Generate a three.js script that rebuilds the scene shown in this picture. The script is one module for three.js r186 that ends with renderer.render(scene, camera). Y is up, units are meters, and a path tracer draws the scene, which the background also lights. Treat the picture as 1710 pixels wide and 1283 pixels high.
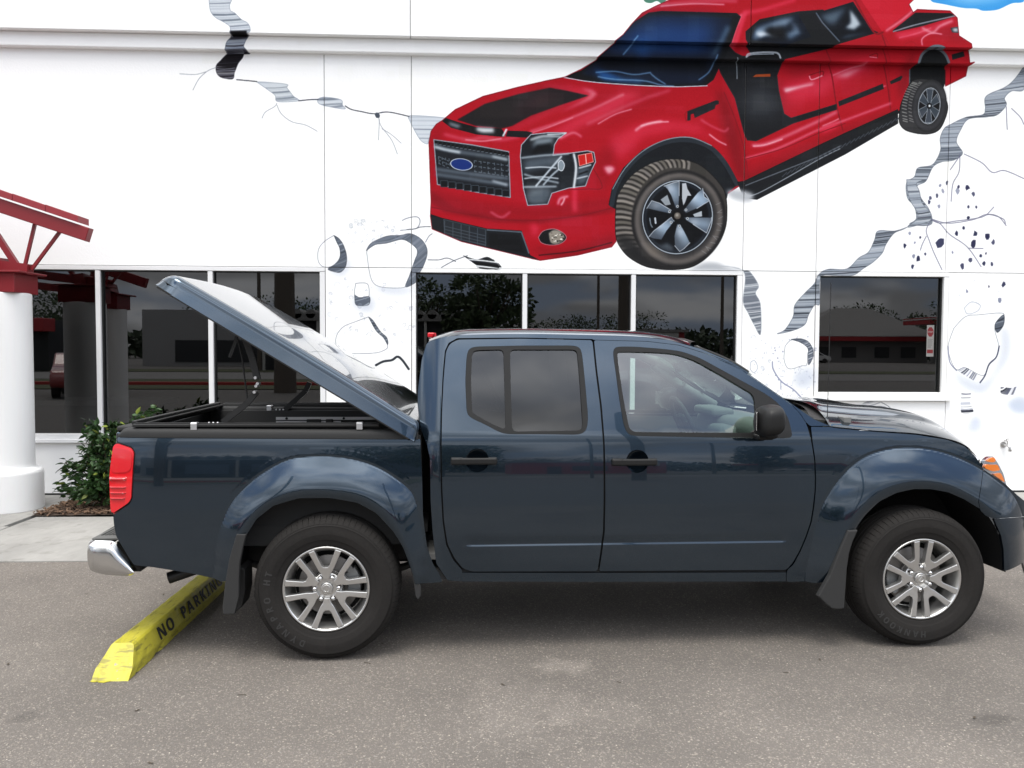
import * as THREE from 'three';
import { mergeGeometries, mergeVertices } from 'three/addons/utils/BufferGeometryUtils.js';
import { RoundedBoxGeometry } from 'three/addons/geometries/RoundedBoxGeometry.js';
import { TextGeometry } from 'three/addons/geometries/TextGeometry.js';
import { FontLoader } from 'three/addons/loaders/FontLoader.js';

// ---------------------------------------------------------------- camera, sky, sun, exposure
const scene = new THREE.Scene();
const camera = new THREE.PerspectiveCamera(51.43, 4 / 3, 0.1, 900);
camera.position.set(0, 1.63, 8.9);
camera.rotation.order = 'YXZ';
camera.rotation.set(-0.04276, -0.04189, 0.0045);

const renderer = new THREE.WebGLRenderer({ antialias: true });
renderer.toneMapping = THREE.LinearToneMapping;
renderer.toneMappingExposure = 1.75;
renderer.shadowMap.enabled = true;

const SUN_DIR = new THREE.Vector3(-0.14, 0.88, 0.32).normalize();
const sun = new THREE.DirectionalLight(new THREE.Color(1, 0.96, 0.9), 1.5);
sun.position.copy(SUN_DIR).multiplyScalar(60);
sun.castShadow = true;
sun.shadow.radius = 45;
sun.shadow.mapSize.set(2048, 2048);
Object.assign(sun.shadow.camera, { left: -14, right: 14, top: 14, bottom: -14, near: 1, far: 140 });
scene.add(sun, sun.target);

let seedState = 12345;
const rnd = () => { seedState = (seedState + 0x6d2b79f5) | 0; let t = Math.imul(seedState ^ (seedState >>> 15), 1 | seedState); t = (t + Math.imul(t ^ (t >>> 7), 61 | t)) ^ t; return ((t ^ (t >>> 14)) >>> 0) / 4294967296; };
const rr = (a, b) => a + (b - a) * rnd();
const mixN = (a, b, t) => a + (b - a) * t;
const sstep = (a, b, x) => { const t = Math.min(1, Math.max(0, (x - a) / (b - a))); return t * t * (3 - 2 * t); };
// value noise
const HASH = new Float32Array(65536); for (let i = 0; i < 65536; i++) HASH[i] = rnd();
const hv = (x, y) => HASH[((x & 255) << 8) | (y & 255)];
function vnoise(x, y) {
  const xi = Math.floor(x), yi = Math.floor(y); let u = x - xi, v = y - yi; u = u * u * (3 - 2 * u); v = v * v * (3 - 2 * v);
  return mixN(mixN(hv(xi, yi), hv(xi + 1, yi), u), mixN(hv(xi, yi + 1), hv(xi + 1, yi + 1), u), v);
}
function fbm(x, y, o = 5) { let s = 0, a = 0.5, n = 0; for (let i = 0; i < o; i++) { s += a * vnoise(x, y); n += a; x = x * 2.03 + 17.3; y = y * 2.03 + 9.1; a *= 0.5; } return s / n; }

// an overcast sky of layered cloud with thinner, bluer gaps
{
  const W = 1536, Hh = 768, d = new Float32Array(W * Hh * 4);
  for (let j = 0; j < Hh; j++) for (let i = 0; i < W; i++) {
    const el = ((j + 0.5) / Hh - 0.5) * Math.PI, az = ((i + 0.5) / W - 0.5) * 2 * Math.PI;
    const y = Math.sin(el), c = Math.cos(el), x = c * Math.cos(az), z = c * Math.sin(az);
    let r = 0.3, g = 0.3, b = 0.3;
    if (y > -0.02) {
      const k = 1 / (Math.max(y, 0) + 0.16), px = x * k * 1.5, pz = z * k * 1.5;
      const wob = fbm(px * 0.8 + 3, pz * 0.8 + 8, 3) * 1.6;
      const n = fbm(px + wob, pz * 1.5 + wob + 40, 7), m = fbm(px * 0.5 + 70, pz * 0.7 + 20, 4);
      const cov = sstep(0.36, 0.58, n * 0.72 + m * 0.34), bright = sstep(0.30, 0.72, fbm(px * 1.3 + 11 + wob, pz * 1.9 + 5, 6));
      const zen = sstep(0.0, 0.9, y);
      const sr = mixN(0.33, 0.28, zen), sg = mixN(0.40, 0.42, zen), sb = mixN(0.52, 0.74, zen);
      const l = mixN(0.50, 1.40, bright) * mixN(0.54, 1.52, sstep(0.02, 0.7, y));
      r = mixN(sr, l * 0.985, cov); g = mixN(sg, l, cov); b = mixN(sb, l * 1.035, cov);
      const s = x * SUN_DIR.x + y * SUN_DIR.y + z * SUN_DIR.z, glow = Math.pow(Math.max(0, s), 6) * 0.55;
      r += glow; g += glow; b += glow * 0.97;
    }
    const o = (j * W + i) * 4; d[o] = r; d[o + 1] = g; d[o + 2] = b; d[o + 3] = 1;
  }
  const sky = new THREE.DataTexture(d, W, Hh, THREE.RGBAFormat, THREE.FloatType);
  sky.mapping = THREE.EquirectangularReflectionMapping; sky.magFilter = THREE.LinearFilter; sky.needsUpdate = true;
  scene.background = sky; scene.environment = sky;
}

// ---------------------------------------------------------------- helpers
const V2 = (a) => { const o = []; for (let i = 0; i < a.length; i += 2) o.push(new THREE.Vector2(a[i], a[i + 1])); return o; };
const V3 = (x, y, z) => new THREE.Vector3(x, y, z);
const names = new Map();
const numbered = (n) => { const k = names.get(n) ?? 0; names.set(n, k + 1); return k ? n + '_' + String(k).padStart(3, '0') : n; };
function mesh(name, geo, mat, parent) {
  const m = new THREE.Mesh(geo, mat); m.castShadow = m.receiveShadow = true;
  m.name = parent ? name : numbered(name); (parent ?? scene).add(m); return m;
}
function tag(o, label, category, group, kind) { if (label) o.userData.label = label; if (category) o.userData.category = category; if (group) o.userData.group = group; if (kind) o.userData.kind = kind; return o; }
function thing(name, label, category, pos = [0, 0, 0], turn = 0, group) {
  const g = new THREE.Group(); g.name = numbered(name); g.position.set(...pos); g.rotation.y = turn; scene.add(g); return tag(g, label, category, group);
}
function sub(name, parent, pos = [0, 0, 0]) { const g = new THREE.Group(); g.name = name; g.position.set(...pos); parent.add(g); return g; }
function M(list) {
  const out = list.map((g) => { let h = g.index ? g.toNonIndexed() : g; for (const k of Object.keys(h.attributes)) if (!['position', 'normal', 'uv'].includes(k)) h.deleteAttribute(k); if (!h.attributes.uv) h.setAttribute('uv', new THREE.BufferAttribute(new Float32Array(h.attributes.position.count * 2), 2)); h.morphAttributes = {}; return h; });
  return out.length > 1 ? mergeGeometries(out) : out[0];
}
const box = (w, h, d, x = 0, y = 0, z = 0, r = 0) => (r ? new RoundedBoxGeometry(w, h, d, 2, r) : new THREE.BoxGeometry(w, h, d)).translate(x, y, z);
const cyl = (r0, r1, h, n = 24, open = false) => new THREE.CylinderGeometry(r0, r1, h, n, 1, open);
const tube = (pts, r, n = 24, k = 8) => new THREE.TubeGeometry(new THREE.CatmullRomCurve3(pts, false, 'centripetal'), n, r, k);
function bar(a, b, w, h) {  // a rectangular bar from a to b
  const d = b.clone().sub(a), g = new THREE.BoxGeometry(w, d.length(), h), q = new THREE.Quaternion().setFromUnitVectors(V3(0, 1, 0), d.clone().normalize());
  return g.applyQuaternion(q).translate((a.x + b.x) / 2, (a.y + b.y) / 2, (a.z + b.z) / 2);
}
const rod = (a, b, r, n = 10) => { const d = b.clone().sub(a); return cyl(r, r, d.length(), n).applyQuaternion(new THREE.Quaternion().setFromUnitVectors(V3(0, 1, 0), d.normalize())).translate((a.x + b.x) / 2, (a.y + b.y) / 2, (a.z + b.z) / 2); };
const extr = (pts, depth, bev = 0, holes = [], seg = 2) => { const s = new THREE.Shape(pts); for (const h of holes) s.holes.push(new THREE.Path(h)); return new THREE.ExtrudeGeometry(s, { depth: depth - 2 * bev, bevelEnabled: bev > 0, bevelSize: bev, bevelThickness: bev, bevelOffset: -bev, bevelSegments: seg, curveSegments: 12 }).translate(0, 0, bev); };
// rounds the corners of a closed outline, each by at most d
function soft(p, d = 0.012, it = 2) {
  for (let k = 0; k < it; k++) {
    const o = [];
    for (let i = 0; i < p.length; i++) { const a = p[i], b = p[(i + 1) % p.length], l = a.distanceTo(b), t = Math.min(0.25, d / (l || 1)); o.push(a.clone().lerp(b, t), b.clone().lerp(a, t)); }
    p = o; d *= 0.5;
  }
  return p;
}
function inset(p, d) {  // moves a closed outline inwards by d
  const ccw = THREE.ShapeUtils.area(p) > 0 ? 1 : -1;
  return p.map((b, i) => {
    const a = p[(i + p.length - 1) % p.length], c = p[(i + 1) % p.length];
    const e = b.clone().sub(a).normalize(), f = c.clone().sub(b).normalize(), n = new THREE.Vector2(-e.y - f.y, e.x + f.x);
    if (n.lengthSq() < 1e-6) return b.clone();
    n.normalize(); const s = Math.max(0.5, n.x * -e.y + n.y * e.x);
    return b.clone().addScaledVector(n, (ccw * d) / s);
  });
}
const spline = (a, n, closed = false) => new THREE.SplineCurve(closed ? [...V2(a), V2(a)[0]] : V2(a)).getPoints(n);
function fromGrid(nu, nv, f, uvf) {  // a sheet from f(u, v) -> Vector3
  const pos = [], uv = [], idx = [];
  for (let j = 0; j <= nv; j++) for (let i = 0; i <= nu; i++) { const p = f(i / nu, j / nv); pos.push(p.x, p.y, p.z); const q = uvf ? uvf(p) : [i / nu, j / nv]; uv.push(q[0], q[1]); }
  for (let j = 0; j < nv; j++) for (let i = 0; i < nu; i++) { const a = j * (nu + 1) + i, b = a + 1, c = a + nu + 1, e = c + 1; idx.push(a, b, e, a, e, c); }
  const g = new THREE.BufferGeometry(); g.setAttribute('position', new THREE.Float32BufferAttribute(pos, 3)); g.setAttribute('uv', new THREE.Float32BufferAttribute(uv, 2)); g.setIndex(idx); g.computeVertexNormals(); return g;
}
const std = (c, rough = 0.6, metal = 0, extra = {}) => new THREE.MeshStandardMaterial({ color: new THREE.Color().setRGB(...(Array.isArray(c) ? c : [c, c, c])), roughness: rough, metalness: metal, ...extra });
const phys = (c, extra = {}) => new THREE.MeshPhysicalMaterial({ color: new THREE.Color().setRGB(...c), ...extra });
function noiseTex(n, f, srgb = true) {  // f(x, y) -> [r, g, b] in 0..1 linear
  const d = new Uint8Array(n * n * 4), enc = (v) => (srgb ? (v <= 0.0031308 ? v * 12.92 : 1.055 * Math.pow(v, 1 / 2.4) - 0.055) : v) * 255;
  for (let j = 0; j < n; j++) for (let i = 0; i < n; i++) { const c = f(i, j), o = (j * n + i) * 4; for (let k = 0; k < 3; k++) d[o + k] = Math.max(0, Math.min(255, enc(c[k]))); d[o + 3] = 255; }
  const t = new THREE.DataTexture(d, n, n); t.wrapS = t.wrapT = THREE.RepeatWrapping; t.magFilter = THREE.LinearFilter; if (srgb) t.colorSpace = THREE.SRGBColorSpace; t.needsUpdate = true; return t;
}
const worldUV = (g, s, ax = 'x', ay = 'y', ox = 0, oy = 0) => { const p = g.attributes.position, u = new Float32Array(p.count * 2), get = { x: (i) => p.getX(i), y: (i) => p.getY(i), z: (i) => p.getZ(i) }; for (let i = 0; i < p.count; i++) { u[2 * i] = (get[ax](i) - ox) / s; u[2 * i + 1] = (get[ay](i) - oy) / s; } g.setAttribute('uv', new THREE.BufferAttribute(u, 2)); return g; };
const font = await new FontLoader().loadAsync('fonts/droid/droid_sans_bold.typeface.json');

// ---------------------------------------------------------------- the mural: flat paint on the wall, measured in metres along it
const MX0 = -3.5, MW = 10.24, MH = 6.3;
function muralCanvas() {
  const c = document.createElement('canvas'); c.width = 2048; c.height = 1260;
  const x = c.getContext('2d'); x.fillStyle = '#f8f8f7'; x.fillRect(0, 0, 2048, 1260);
  const PX = (a) => (a - MX0) * 200, PY = (b) => (MH - b) * 200;
  const path = (a, close = true, curve = false) => {
    x.beginPath();
    if (curve && a.length > 4) { const q = new THREE.SplineCurve(V2(close ? [...a, a[0], a[1]] : a)).getPoints(a.length * 4); q.forEach((p, i) => (i ? x.lineTo(PX(p.x), PY(p.y)) : x.moveTo(PX(p.x), PY(p.y)))); }
    else for (let i = 0; i < a.length; i += 2) i ? x.lineTo(PX(a[i]), PY(a[i + 1])) : x.moveTo(PX(a[i]), PY(a[i + 1]));
    if (close) x.closePath();
  };
  const fill = (col, a, o = {}) => { x.save(); if (o.blur) x.filter = `blur(${o.blur}px)`; x.globalAlpha = o.alpha ?? 1; x.fillStyle = col; path(a, true, o.curve); x.fill(); if (o.edge) { x.strokeStyle = o.edge; x.lineWidth = o.ew ?? 1.5; x.lineJoin = 'round'; x.stroke(); } x.restore(); };
  const line = (col, w, a, o = {}) => { x.save(); if (o.blur) x.filter = `blur(${o.blur}px)`; x.globalAlpha = o.alpha ?? 1; x.strokeStyle = col; x.lineWidth = w; x.lineCap = x.lineJoin = 'round'; path(a, !!o.close, o.curve ?? true); x.stroke(); x.restore(); };
  const clipTo = (a, f, curve) => { x.save(); path(a, true, curve); x.clip(); f(); x.restore(); };
  const hatch = (a, cols, step, slant = 0.1, w = 3, seedOff = 0) => clipTo(a, () => { const p = V2(a), b = new THREE.Box2().setFromPoints(p); for (let y = b.min.y - 0.2; y < b.max.y + 0.2; y += step * rr(0.6, 1.4)) { x.strokeStyle = cols[Math.floor(rnd() * cols.length)]; x.lineWidth = w * rr(0.4, 1.6); x.globalAlpha = rr(0.5, 1); x.beginPath(); x.moveTo(PX(b.min.x), PY(y)); x.quadraticCurveTo(PX((b.min.x + b.max.x) / 2), PY(y + rr(-0.02, 0.02)), PX(b.max.x), PY(y + slant * (b.max.x - b.min.x))); x.stroke(); } x.globalAlpha = 1; }, true);
  const GREYS = ['#8b929c', '#6f7680', '#a9b0b9', '#565c66', '#c3c8ce', '#3e434c'];
  const LITE = ['#b9c0c9', '#9aa2ad', '#d3d8dd', '#c3c9d0', '#828a95'];
  // ---- cracks in the painted wall
  const crack = (a, cols = GREYS, step = 0.022, slant = 0.08) => { fill(cols[2], a, { curve: true }); hatch(a, cols, step, slant, 3); line(cols[1], 1.5, a, { close: true, alpha: 0.7 }); };
  crack([-2.874,5.364,-2.858,5.218,-2.804,5.146,-2.722,5.102,-2.658,5.058,-2.631,4.994,-2.465,4.998,-2.443,5.044,-2.473,5.098,-2.537,5.134,-2.601,5.196,-2.647,5.223,-2.655,5.277,-2.645,5.369], LITE, 0.026);
  crack([-2.652,5.012,-2.671,4.966,-2.712,4.919,-2.728,4.854,-2.719,4.822,-2.515,4.826,-2.533,4.876,-2.514,4.932,-2.485,5.006], ['#4a4a55', '#6b7280', '#a2a9b3', '#8b92a0', '#c4c8cf'], 0.02);
  fill('#15141a', [-2.656,5.008,-2.476,5.016,-2.495,4.975,-2.643,4.972], { blur: 1 });
  crack([-2.724,4.819,-2.754,4.795,-2.798,4.748,-2.845,4.696,-2.849,4.635,-2.824,4.585,-2.772,4.56,-2.674,4.554,-2.655,4.62,-2.636,4.667,-2.611,4.723,-2.567,4.78,-2.54,4.837,-2.496,4.823], ['#242129', '#3a3742', '#17151a', '#565560'], 0.02);
  hatch([-2.845,4.682,-2.849,4.635,-2.824,4.585,-2.772,4.56,-2.674,4.554,-2.655,4.62,-2.639,4.671], ['#8b8b93', '#c8c8cd', '#4a4a52', '#2c2a31'], 0.018, 0.05, 3);
  crack([-2.416,4.525,-2.303,4.523,-2.096,4.505,-2.093,4.471,-2.059,4.425,-2.022,4.378,-1.969,4.33,-2.192,4.319,-2.22,4.384,-2.304,4.448], LITE);
  crack([-1.767,4.349,-1.691,4.375,-1.512,4.35,-1.493,4.293,-1.465,4.252,-1.588,4.264,-1.739,4.299], LITE);
  crack([-0.779,4.169,-0.732,4.193,-0.406,4.176,-0.329,4.143,-0.444,4.084,-0.502,4.026,-0.55,3.949,-0.569,3.888,-0.636,3.919,-0.694,4.004], LITE, 0.03, 0.0);
  for (const a of [[-2.631,4.545,-2.528,4.538,-2.416,4.529], [-1.464,4.284,-1.398,4.248,-1.284,4.225,-1.151,4.205,-0.999,4.226,-0.77,4.183], [-1.969,4.33,-1.852,4.344,-1.758,4.349]]) line('#4a4d57', 2.2, a);
  for (const a of [[-2.201,4.3,-2.23,4.262,-2.325,4.204,-2.363,4.138], [-2.202,4.281,-2.155,4.188,-2.043,4.105,-1.892,4.07,-1.769,4.006], [-1.104,4.177,-1.075,4.074,-0.961,3.924,-0.898,3.773], [-1.094,4.149,-1.098,4.035,-1.104,3.922], [-1.066,4.045,-0.961,3.981,-0.856,3.891], [-2.845,4.672,-2.939,4.633,-3.033,4.547,-3.1,4.425], [-2.958,4.623,-3.07,4.593,-3.238,4.596]]) line('#8a8f98', 1.4, a, { alpha: 0.75 });
  fill('#5a616c', [-1.147,4.205,-1.117,4.219,-1.09,4.196,-1.094,4.164,-1.128,4.164], { curve: true });
  // right-hand crack running down to the single window
  crack([6.141,4.853,6.034,4.705,5.925,4.615,5.715,4.514,5.709,4.378,5.681,4.309,5.489,4.276,5.31,4.192,5.24,4.146,5.197,4.038,5.206,3.921,5.169,3.813,5.1,3.733,4.949,3.702,4.911,3.604,4.822,3.534,4.837,3.368,4.92,3.271,4.944,3.133,4.875,3.07,5.118,3.072,5.093,3.233,4.999,3.36,4.944,3.496,5.044,3.557,5.121,3.714,5.22,3.774,5.361,3.796,5.461,3.876,5.386,4.002,5.433,4.139,5.52,4.257,5.732,4.284,5.853,4.312,5.952,4.421,5.929,4.498,6.008,4.578,6.149,4.6]);
  crack([4.822,3.571,4.837,3.44,4.874,3.331,4.957,3.2,4.947,3.123,4.858,3.056,4.87,3.038,5.017,3.079,5.118,3.125,5.104,3.212,5.01,3.31,4.973,3.442,4.937,3.529,5.003,3.574], GREYS);
  crack([4.859,3.045,4.701,2.994,4.509,2.992,4.467,2.886,4.402,2.754,4.291,2.686,4.158,2.564,3.944,2.556,3.832,2.495,3.789,2.396,3.679,2.285,3.569,2.151,3.55,2.019,3.462,1.874,3.373,1.825,3.553,1.864,3.686,1.931,3.729,2.042,3.795,2.153,3.85,2.175,3.856,2.462,4.035,2.486,4.216,2.487,4.361,2.577,4.461,2.644,4.561,2.744,4.603,2.844,4.691,2.966,4.792,3.011]);
  crack([2.689,2.584,2.823,2.574,2.968,2.538,3.047,2.521,3.15,2.369,3.118,2.28,3.176,2.149,3.182,1.818,3.102,1.928,3.032,2.06,2.974,2.191,2.975,2.521], ['#9aa0a8', '#c4c8cd', '#7d838c', '#dfe2e5'], 0.025);
  for (const a of [[5.118,3.125,5.221,3.088,5.402,3.112,5.675,3.153,5.788,3.192,5.903,3.166,5.993,3.068], [5.118,3.125,5.221,3.082,5.338,2.961,5.548,2.82,5.715,2.6], [5.107,3.102,5.064,3.003,5.101,2.893,5.162,2.75,5.259,2.563], [5.56,2.809,5.731,2.806], [5.066,2.937,5.023,2.848,5.002,2.781], [5.765,3.191,5.842,3.276], [5.952,4.401,5.961,4.265,5.971,4.148], [6.014,4.383,6.119,4.287,6.162,4.209], [5.43,3.865,5.426,3.669,5.359,3.531,5.344,3.335], [5.481,3.866,5.687,3.771,5.813,3.665,5.955,3.687,6.182,3.601], [5.116,3.135,5.321,3.088,5.605,3.131,5.766,3.192,5.951,3.145,5.984,3.082], [5.431,3.846,5.324,3.688]]) line('#77798c', 2, a, { alpha: 0.85 });
  // flying chips
  const chip = (cx, cy, r, dark) => { x.save(); x.fillStyle = dark ? '#3a3d5c' : '#9296a8'; x.globalAlpha = rr(0.75, 1); x.beginPath(); const n = 7, t0 = rnd() * 6; for (let k = 0; k < n; k++) { const t = t0 + (k / n) * 6.283, q = r * rr(0.6, 1.25); x.lineTo(PX(cx) + Math.cos(t) * q * 0.8, PY(cy) + Math.sin(t) * q * 1.15); } x.fill(); x.restore(); };
  { const a = [4.872,2.968,4.998,2.925,4.819,2.824,4.936,2.865,5.418,2.973,5.496,3.04,5.635,2.976,5.777,2.948,5.848,2.883,5.622,2.858,5.378,2.758,5.711,2.722,5.582,2.676,5.767,2.749,5.748,2.633,5.84,2.63,5.497,2.602,5.549,3.151,5.637,3.274,5.546,3.277,5.204,3.273,5.1,3.366,5.178,3.396,5.245,3.445,5.415,3.447,5.598,3.423,5.532,3.493,5.944,2.223,5.558,2.321,5.985,2.402,5.813,2.378,5.209,3.511,5.288,3.544,5.425,3.496,5.06,2.738,4.982,2.682,4.924,2.714,4.916,2.593,5.089,3.322];
    for (let i = 0; i < a.length; i += 2) chip(a[i], a[i + 1], rr(3, 6.5), rnd() < 0.7);
    const b = [5.231,2.876,5.62,2.858,5.777,2.944]; chip(b[0], b[1], 12, true); chip(b[2], b[3], 8, true); chip(b[4], b[5], 7, true); }
  // ---- painted boulders with soft painted cast shades (print)
  const rock = (a, under, sideA, sideCols = GREYS, shadeCol = '#c9cfdb') => { if (under) fill(shadeCol, under, { blur: 9, curve: true, alpha: 0.8 }); fill('#fbfbfa', a, { curve: true, edge: '#9a9ea6', ew: 1.4 }); if (sideA) { fill('#6d747f', sideA, { curve: true, edge: '#4c525c', ew: 1.2 }); hatch(sideA, sideCols, 0.03, 0.3, 2); } };
  rock([-1.236,2.698,-1.199,2.772,-1.052,2.838,-0.867,2.845,-0.757,2.813,-0.692,2.758,-0.683,2.685,-0.702,2.592,-0.748,2.499,-0.776,2.407,-0.804,2.329,-0.905,2.308,-1.09,2.321,-1.173,2.376,-1.209,2.495,-1.227,2.624], [-1.164,2.367,-0.794,2.314,-0.702,2.352,-0.794,2.259,-1.053,2.266], null);
  fill('#868d98', [-1.24,2.716,-1.181,2.8,-1.015,2.875,-0.867,2.886,-0.757,2.905,-0.646,2.851,-0.581,2.759,-0.576,2.667,-0.618,2.547,-0.683,2.426,-0.702,2.37,-0.809,2.323,-0.766,2.444,-0.735,2.536,-0.702,2.629,-0.674,2.703,-0.701,2.758,-0.775,2.816,-0.858,2.843,-1.015,2.801,-1.144,2.782], { curve: true, edge: '#5b616b' });
  hatch([-1.181,2.8,-1.015,2.875,-0.867,2.886,-0.757,2.905,-0.646,2.851,-0.581,2.759,-0.576,2.667,-0.618,2.547,-0.683,2.426,-0.702,2.37,-0.794,2.333,-0.766,2.444,-0.702,2.629,-0.674,2.703,-0.701,2.758,-0.775,2.816,-0.858,2.843], ['#7b828d', '#9299a3', '#6a717b'], 0.03, 0.5, 4);
  rock([-1.593,2.878,-1.694,2.813,-1.759,2.73,-1.769,2.619,-1.741,2.555,-1.677,2.528,-1.595,2.557,-1.53,2.64,-1.53,2.732,-1.557,2.814], [-1.659,2.51,-1.513,2.438,-1.439,2.53,-1.42,2.622], [-1.593,2.878,-1.538,2.842,-1.489,2.769,-1.457,2.659,-1.466,2.548,-1.522,2.478,-1.595,2.483,-1.659,2.51,-1.586,2.557,-1.534,2.621,-1.526,2.723,-1.562,2.805]);
  rock([-1.357,2.356,-1.228,2.348,-1.216,2.2,-1.275,2.181,-1.367,2.227], [-1.385,2.199,-1.349,2.088,-1.183,2.052,-1.182,2.2], [-1.37,2.227,-1.311,2.199,-1.21,2.209,-1.214,2.126,-1.293,2.111,-1.358,2.125]);
  rock([-1.22,1.987,-1.368,1.931,-1.497,1.874,-1.571,1.772,-1.562,1.661,-1.425,1.587,-1.166,1.588,-1.055,1.616,-1.008,1.663,-1.054,1.756,-1.128,1.83], null, [-1.216,1.987,-1.165,1.941,-1.091,1.83,-1.017,1.756,-1.01,1.682,-1.054,1.765,-1.137,1.839]);
  line('#3e434b', 5, [-1.138,1.454,-1.055,1.495,-0.962,1.511,-0.903,1.548,-0.851,1.515,-0.777,1.413]);
  line('#7f8590', 1.6, [-0.845,3.051,-0.775,3.08,-0.683,3.09,-0.65,3.044,-0.683,2.97,-0.775,2.951,-0.867,2.941]); line('#5c626c', 1.6, [-0.563,2.621,-0.442,2.622,-0.35,2.642,-0.257,2.605]); line('#5c626c', 1.6, [-0.414,2.539,-0.275,2.615,-0.127,2.671]);
  line('#7f8590', 1.6, [-0.59,2.815,-0.553,2.88,-0.517,2.908]); line('#5c626c', 1.6, [-0.794,2.951,-0.701,2.961,-0.646,2.98,-0.535,2.985]);
  fill('#23262c', [-0.181,2.675,-0.03,2.631,0.11,2.655,0.227,2.54,0.04,2.522,-0.03,2.568], { curve: true }); hatch([-0.181,2.675,-0.03,2.631,0.156,2.632,0.25,2.524,0.017,2.522,-0.053,2.584], ['#17181c', '#e4e6e8', '#3a3d43', '#0f1013'], 0.018, -0.1, 2.5);
  // specks of painted debris
  for (const [a, n] of [[[-1.678,2.455,-0.702,2.463,-0.702,1.721,-1.682,1.716], 60], [[-1.455,3.063,-0.867,3.069,-0.868,2.775,-1.456,2.769], 40], [[3.059,1.795,3.779,1.799,3.796,1.02,3.073,1.019], 60], [[5.352,2.475,6.2,2.482,6.215,2.035,5.365,2.03], 10]]) for (let i = 0; i < n; i++) { const px = rr(a[0], a[2]), py = rr(a[1], a[5]), s = rr(0.008, 0.035); x.save(); x.globalAlpha = rr(0.15, 0.5); x.strokeStyle = '#8d94a3'; x.lineWidth = 1.1; x.beginPath(); x.ellipse(PX(px), PY(py), s * 200 * rr(0.5, 1), s * 200 * rr(0.5, 1), rnd() * 3, 0.3, rr(2, 6)); x.stroke(); if (rnd() < 0.4) { x.globalAlpha *= 0.5; x.fillStyle = '#a9b0bf'; x.fill(); } x.restore(); }
  for (let i = 0; i < 110; i++) { const a = [3.059,1.795,3.841,1.02]; x.save(); x.globalAlpha = rr(0.2, 0.6); x.fillStyle = '#8388a0'; x.beginPath(); x.arc(PX(rr(a[0], a[2])), PY(rr(a[1], a[3])), rr(0.6, 2.2), 0, 7); x.fill(); x.restore(); }
  rock([3.466,1.686,3.532,1.753,3.667,1.765,3.748,1.688,3.727,1.599,3.718,1.477,3.662,1.465,3.516,1.431,3.458,1.531], [3.562,1.376,3.787,1.443,3.791,1.243,3.611,1.22], [3.532,1.764,3.645,1.771,3.736,1.732,3.787,1.643,3.785,1.555,3.741,1.477,3.734,1.577,3.726,1.665,3.646,1.727], ['#4c515c', '#c9ccd2', '#8b909a', '#e4e6ea']);
  line('#9a9fb5', 3, [3.323,1.508,3.336,1.42,3.429,1.287,3.566,1.198,3.658,1.109,3.797,0.975]); line('#9a9fb5', 2, [3.424,1.287,3.426,1.198]);
  rock([5.415,1.896,5.548,2.031,5.708,2.054,5.995,2.07,5.918,1.944,5.898,1.877,5.949,1.698,5.93,1.586,5.84,1.496,5.775,1.361,5.565,1.45,5.463,1.427,5.391,1.539,5.356,1.695], [5.964,1.944,6.059,1.855,6.068,1.586,5.937,1.361,5.781,1.158,5.525,1.248,5.429,1.404,5.778,1.271,5.976,1.586], [5.897,1.899,5.906,1.966,5.995,2.056,5.999,1.945,5.933,1.855]);
  hatch([5.463,1.427,5.565,1.454,5.752,1.361,5.841,1.484,5.93,1.575,5.949,1.698,5.965,1.631,5.931,1.541,5.855,1.383,5.743,1.28,5.568,1.36], ['#2f3348', '#dfe1e8', '#555a70', '#8e93a6', '#f2f3f5'], 0.014, 2.2, 2.2);
  line('#8085a0', 2, [5.356,1.695,5.38,1.516,5.463,1.416]); line('#4a4f68', 3, [5.954,1.698,5.925,1.575,5.841,1.484,5.798,1.361,5.743,1.28]);
  fill('#cfd6e2', [6.062,1.046,6.176,1.114,6.292,1.092,6.298,0.934,6.135,0.945], { blur: 6, curve: true }); fill('#d6dbe6', [5.652,0.876,5.744,0.888,5.772,0.725,5.61,0.725], { blur: 7, curve: true });
  hatch([5.987,1.231,6.126,1.222,6.286,1.272,6.29,1.159,6.105,1.141,5.989,1.159], ['#2e3140', '#d5d7de', '#6c7080', '#f0f0f2'], 0.02, 2.5, 3);
  hatch([5.528,1.169,5.631,1.18,5.635,1.045,5.673,0.944,5.546,0.921,5.52,1.023], ['#2b2e3c', '#e9eaed', '#5e6272', '#c3c6cf'], 0.03, 0.05, 4);
  hatch([4.309,0.942,4.397,1.05,4.591,1.053,4.456,0.987,4.412,0.898], ['#5b5e68', '#d9dade', '#a0a3ab'], 0.016, 0.2, 2.4); line('#8d9097', 1.6, [4.457,0.92,4.524,0.999,4.661,0.988,4.755,0.887]); line('#8d9097', 1.4, [4.591,1.053,4.684,0.999,4.754,0.921,4.752,0.842]);
  line('#aab0bd', 1.4, [5.534,2.131,5.612,2.199,5.716,2.166,5.684,2.094,5.57,2.065], { close: true }); line('#aab0bd', 1.4, [3.076,1.507,3.12,1.519,3.155,1.441,3.112,1.386,3.07,1.43], { close: true });
  // a blue sky patch and green foliage at the very top
  fill('#4fa7e0', [4.967,5.616,4.97,5.494,5.129,5.459,5.328,5.426,5.487,5.42,5.567,5.399,5.725,5.415,5.882,5.485,6.021,5.511,6.116,5.643], { curve: true }); fill('#8cc6ec', [5.107,5.544,5.406,5.475,5.801,5.541,5.6,5.612], { curve: true, blur: 8 });
  fill('#5b8f7c', [1.75,5.52,1.786,5.42,1.855,5.4,1.924,5.423,1.993,5.403,2.061,5.527], { curve: true });
  // ---- the red pickup of the mural
  const RED = '#b20e28', RED2 = '#d6455f', DK = '#8e0d22', BLK = '#1f2126', CH = '#33383f';
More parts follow.
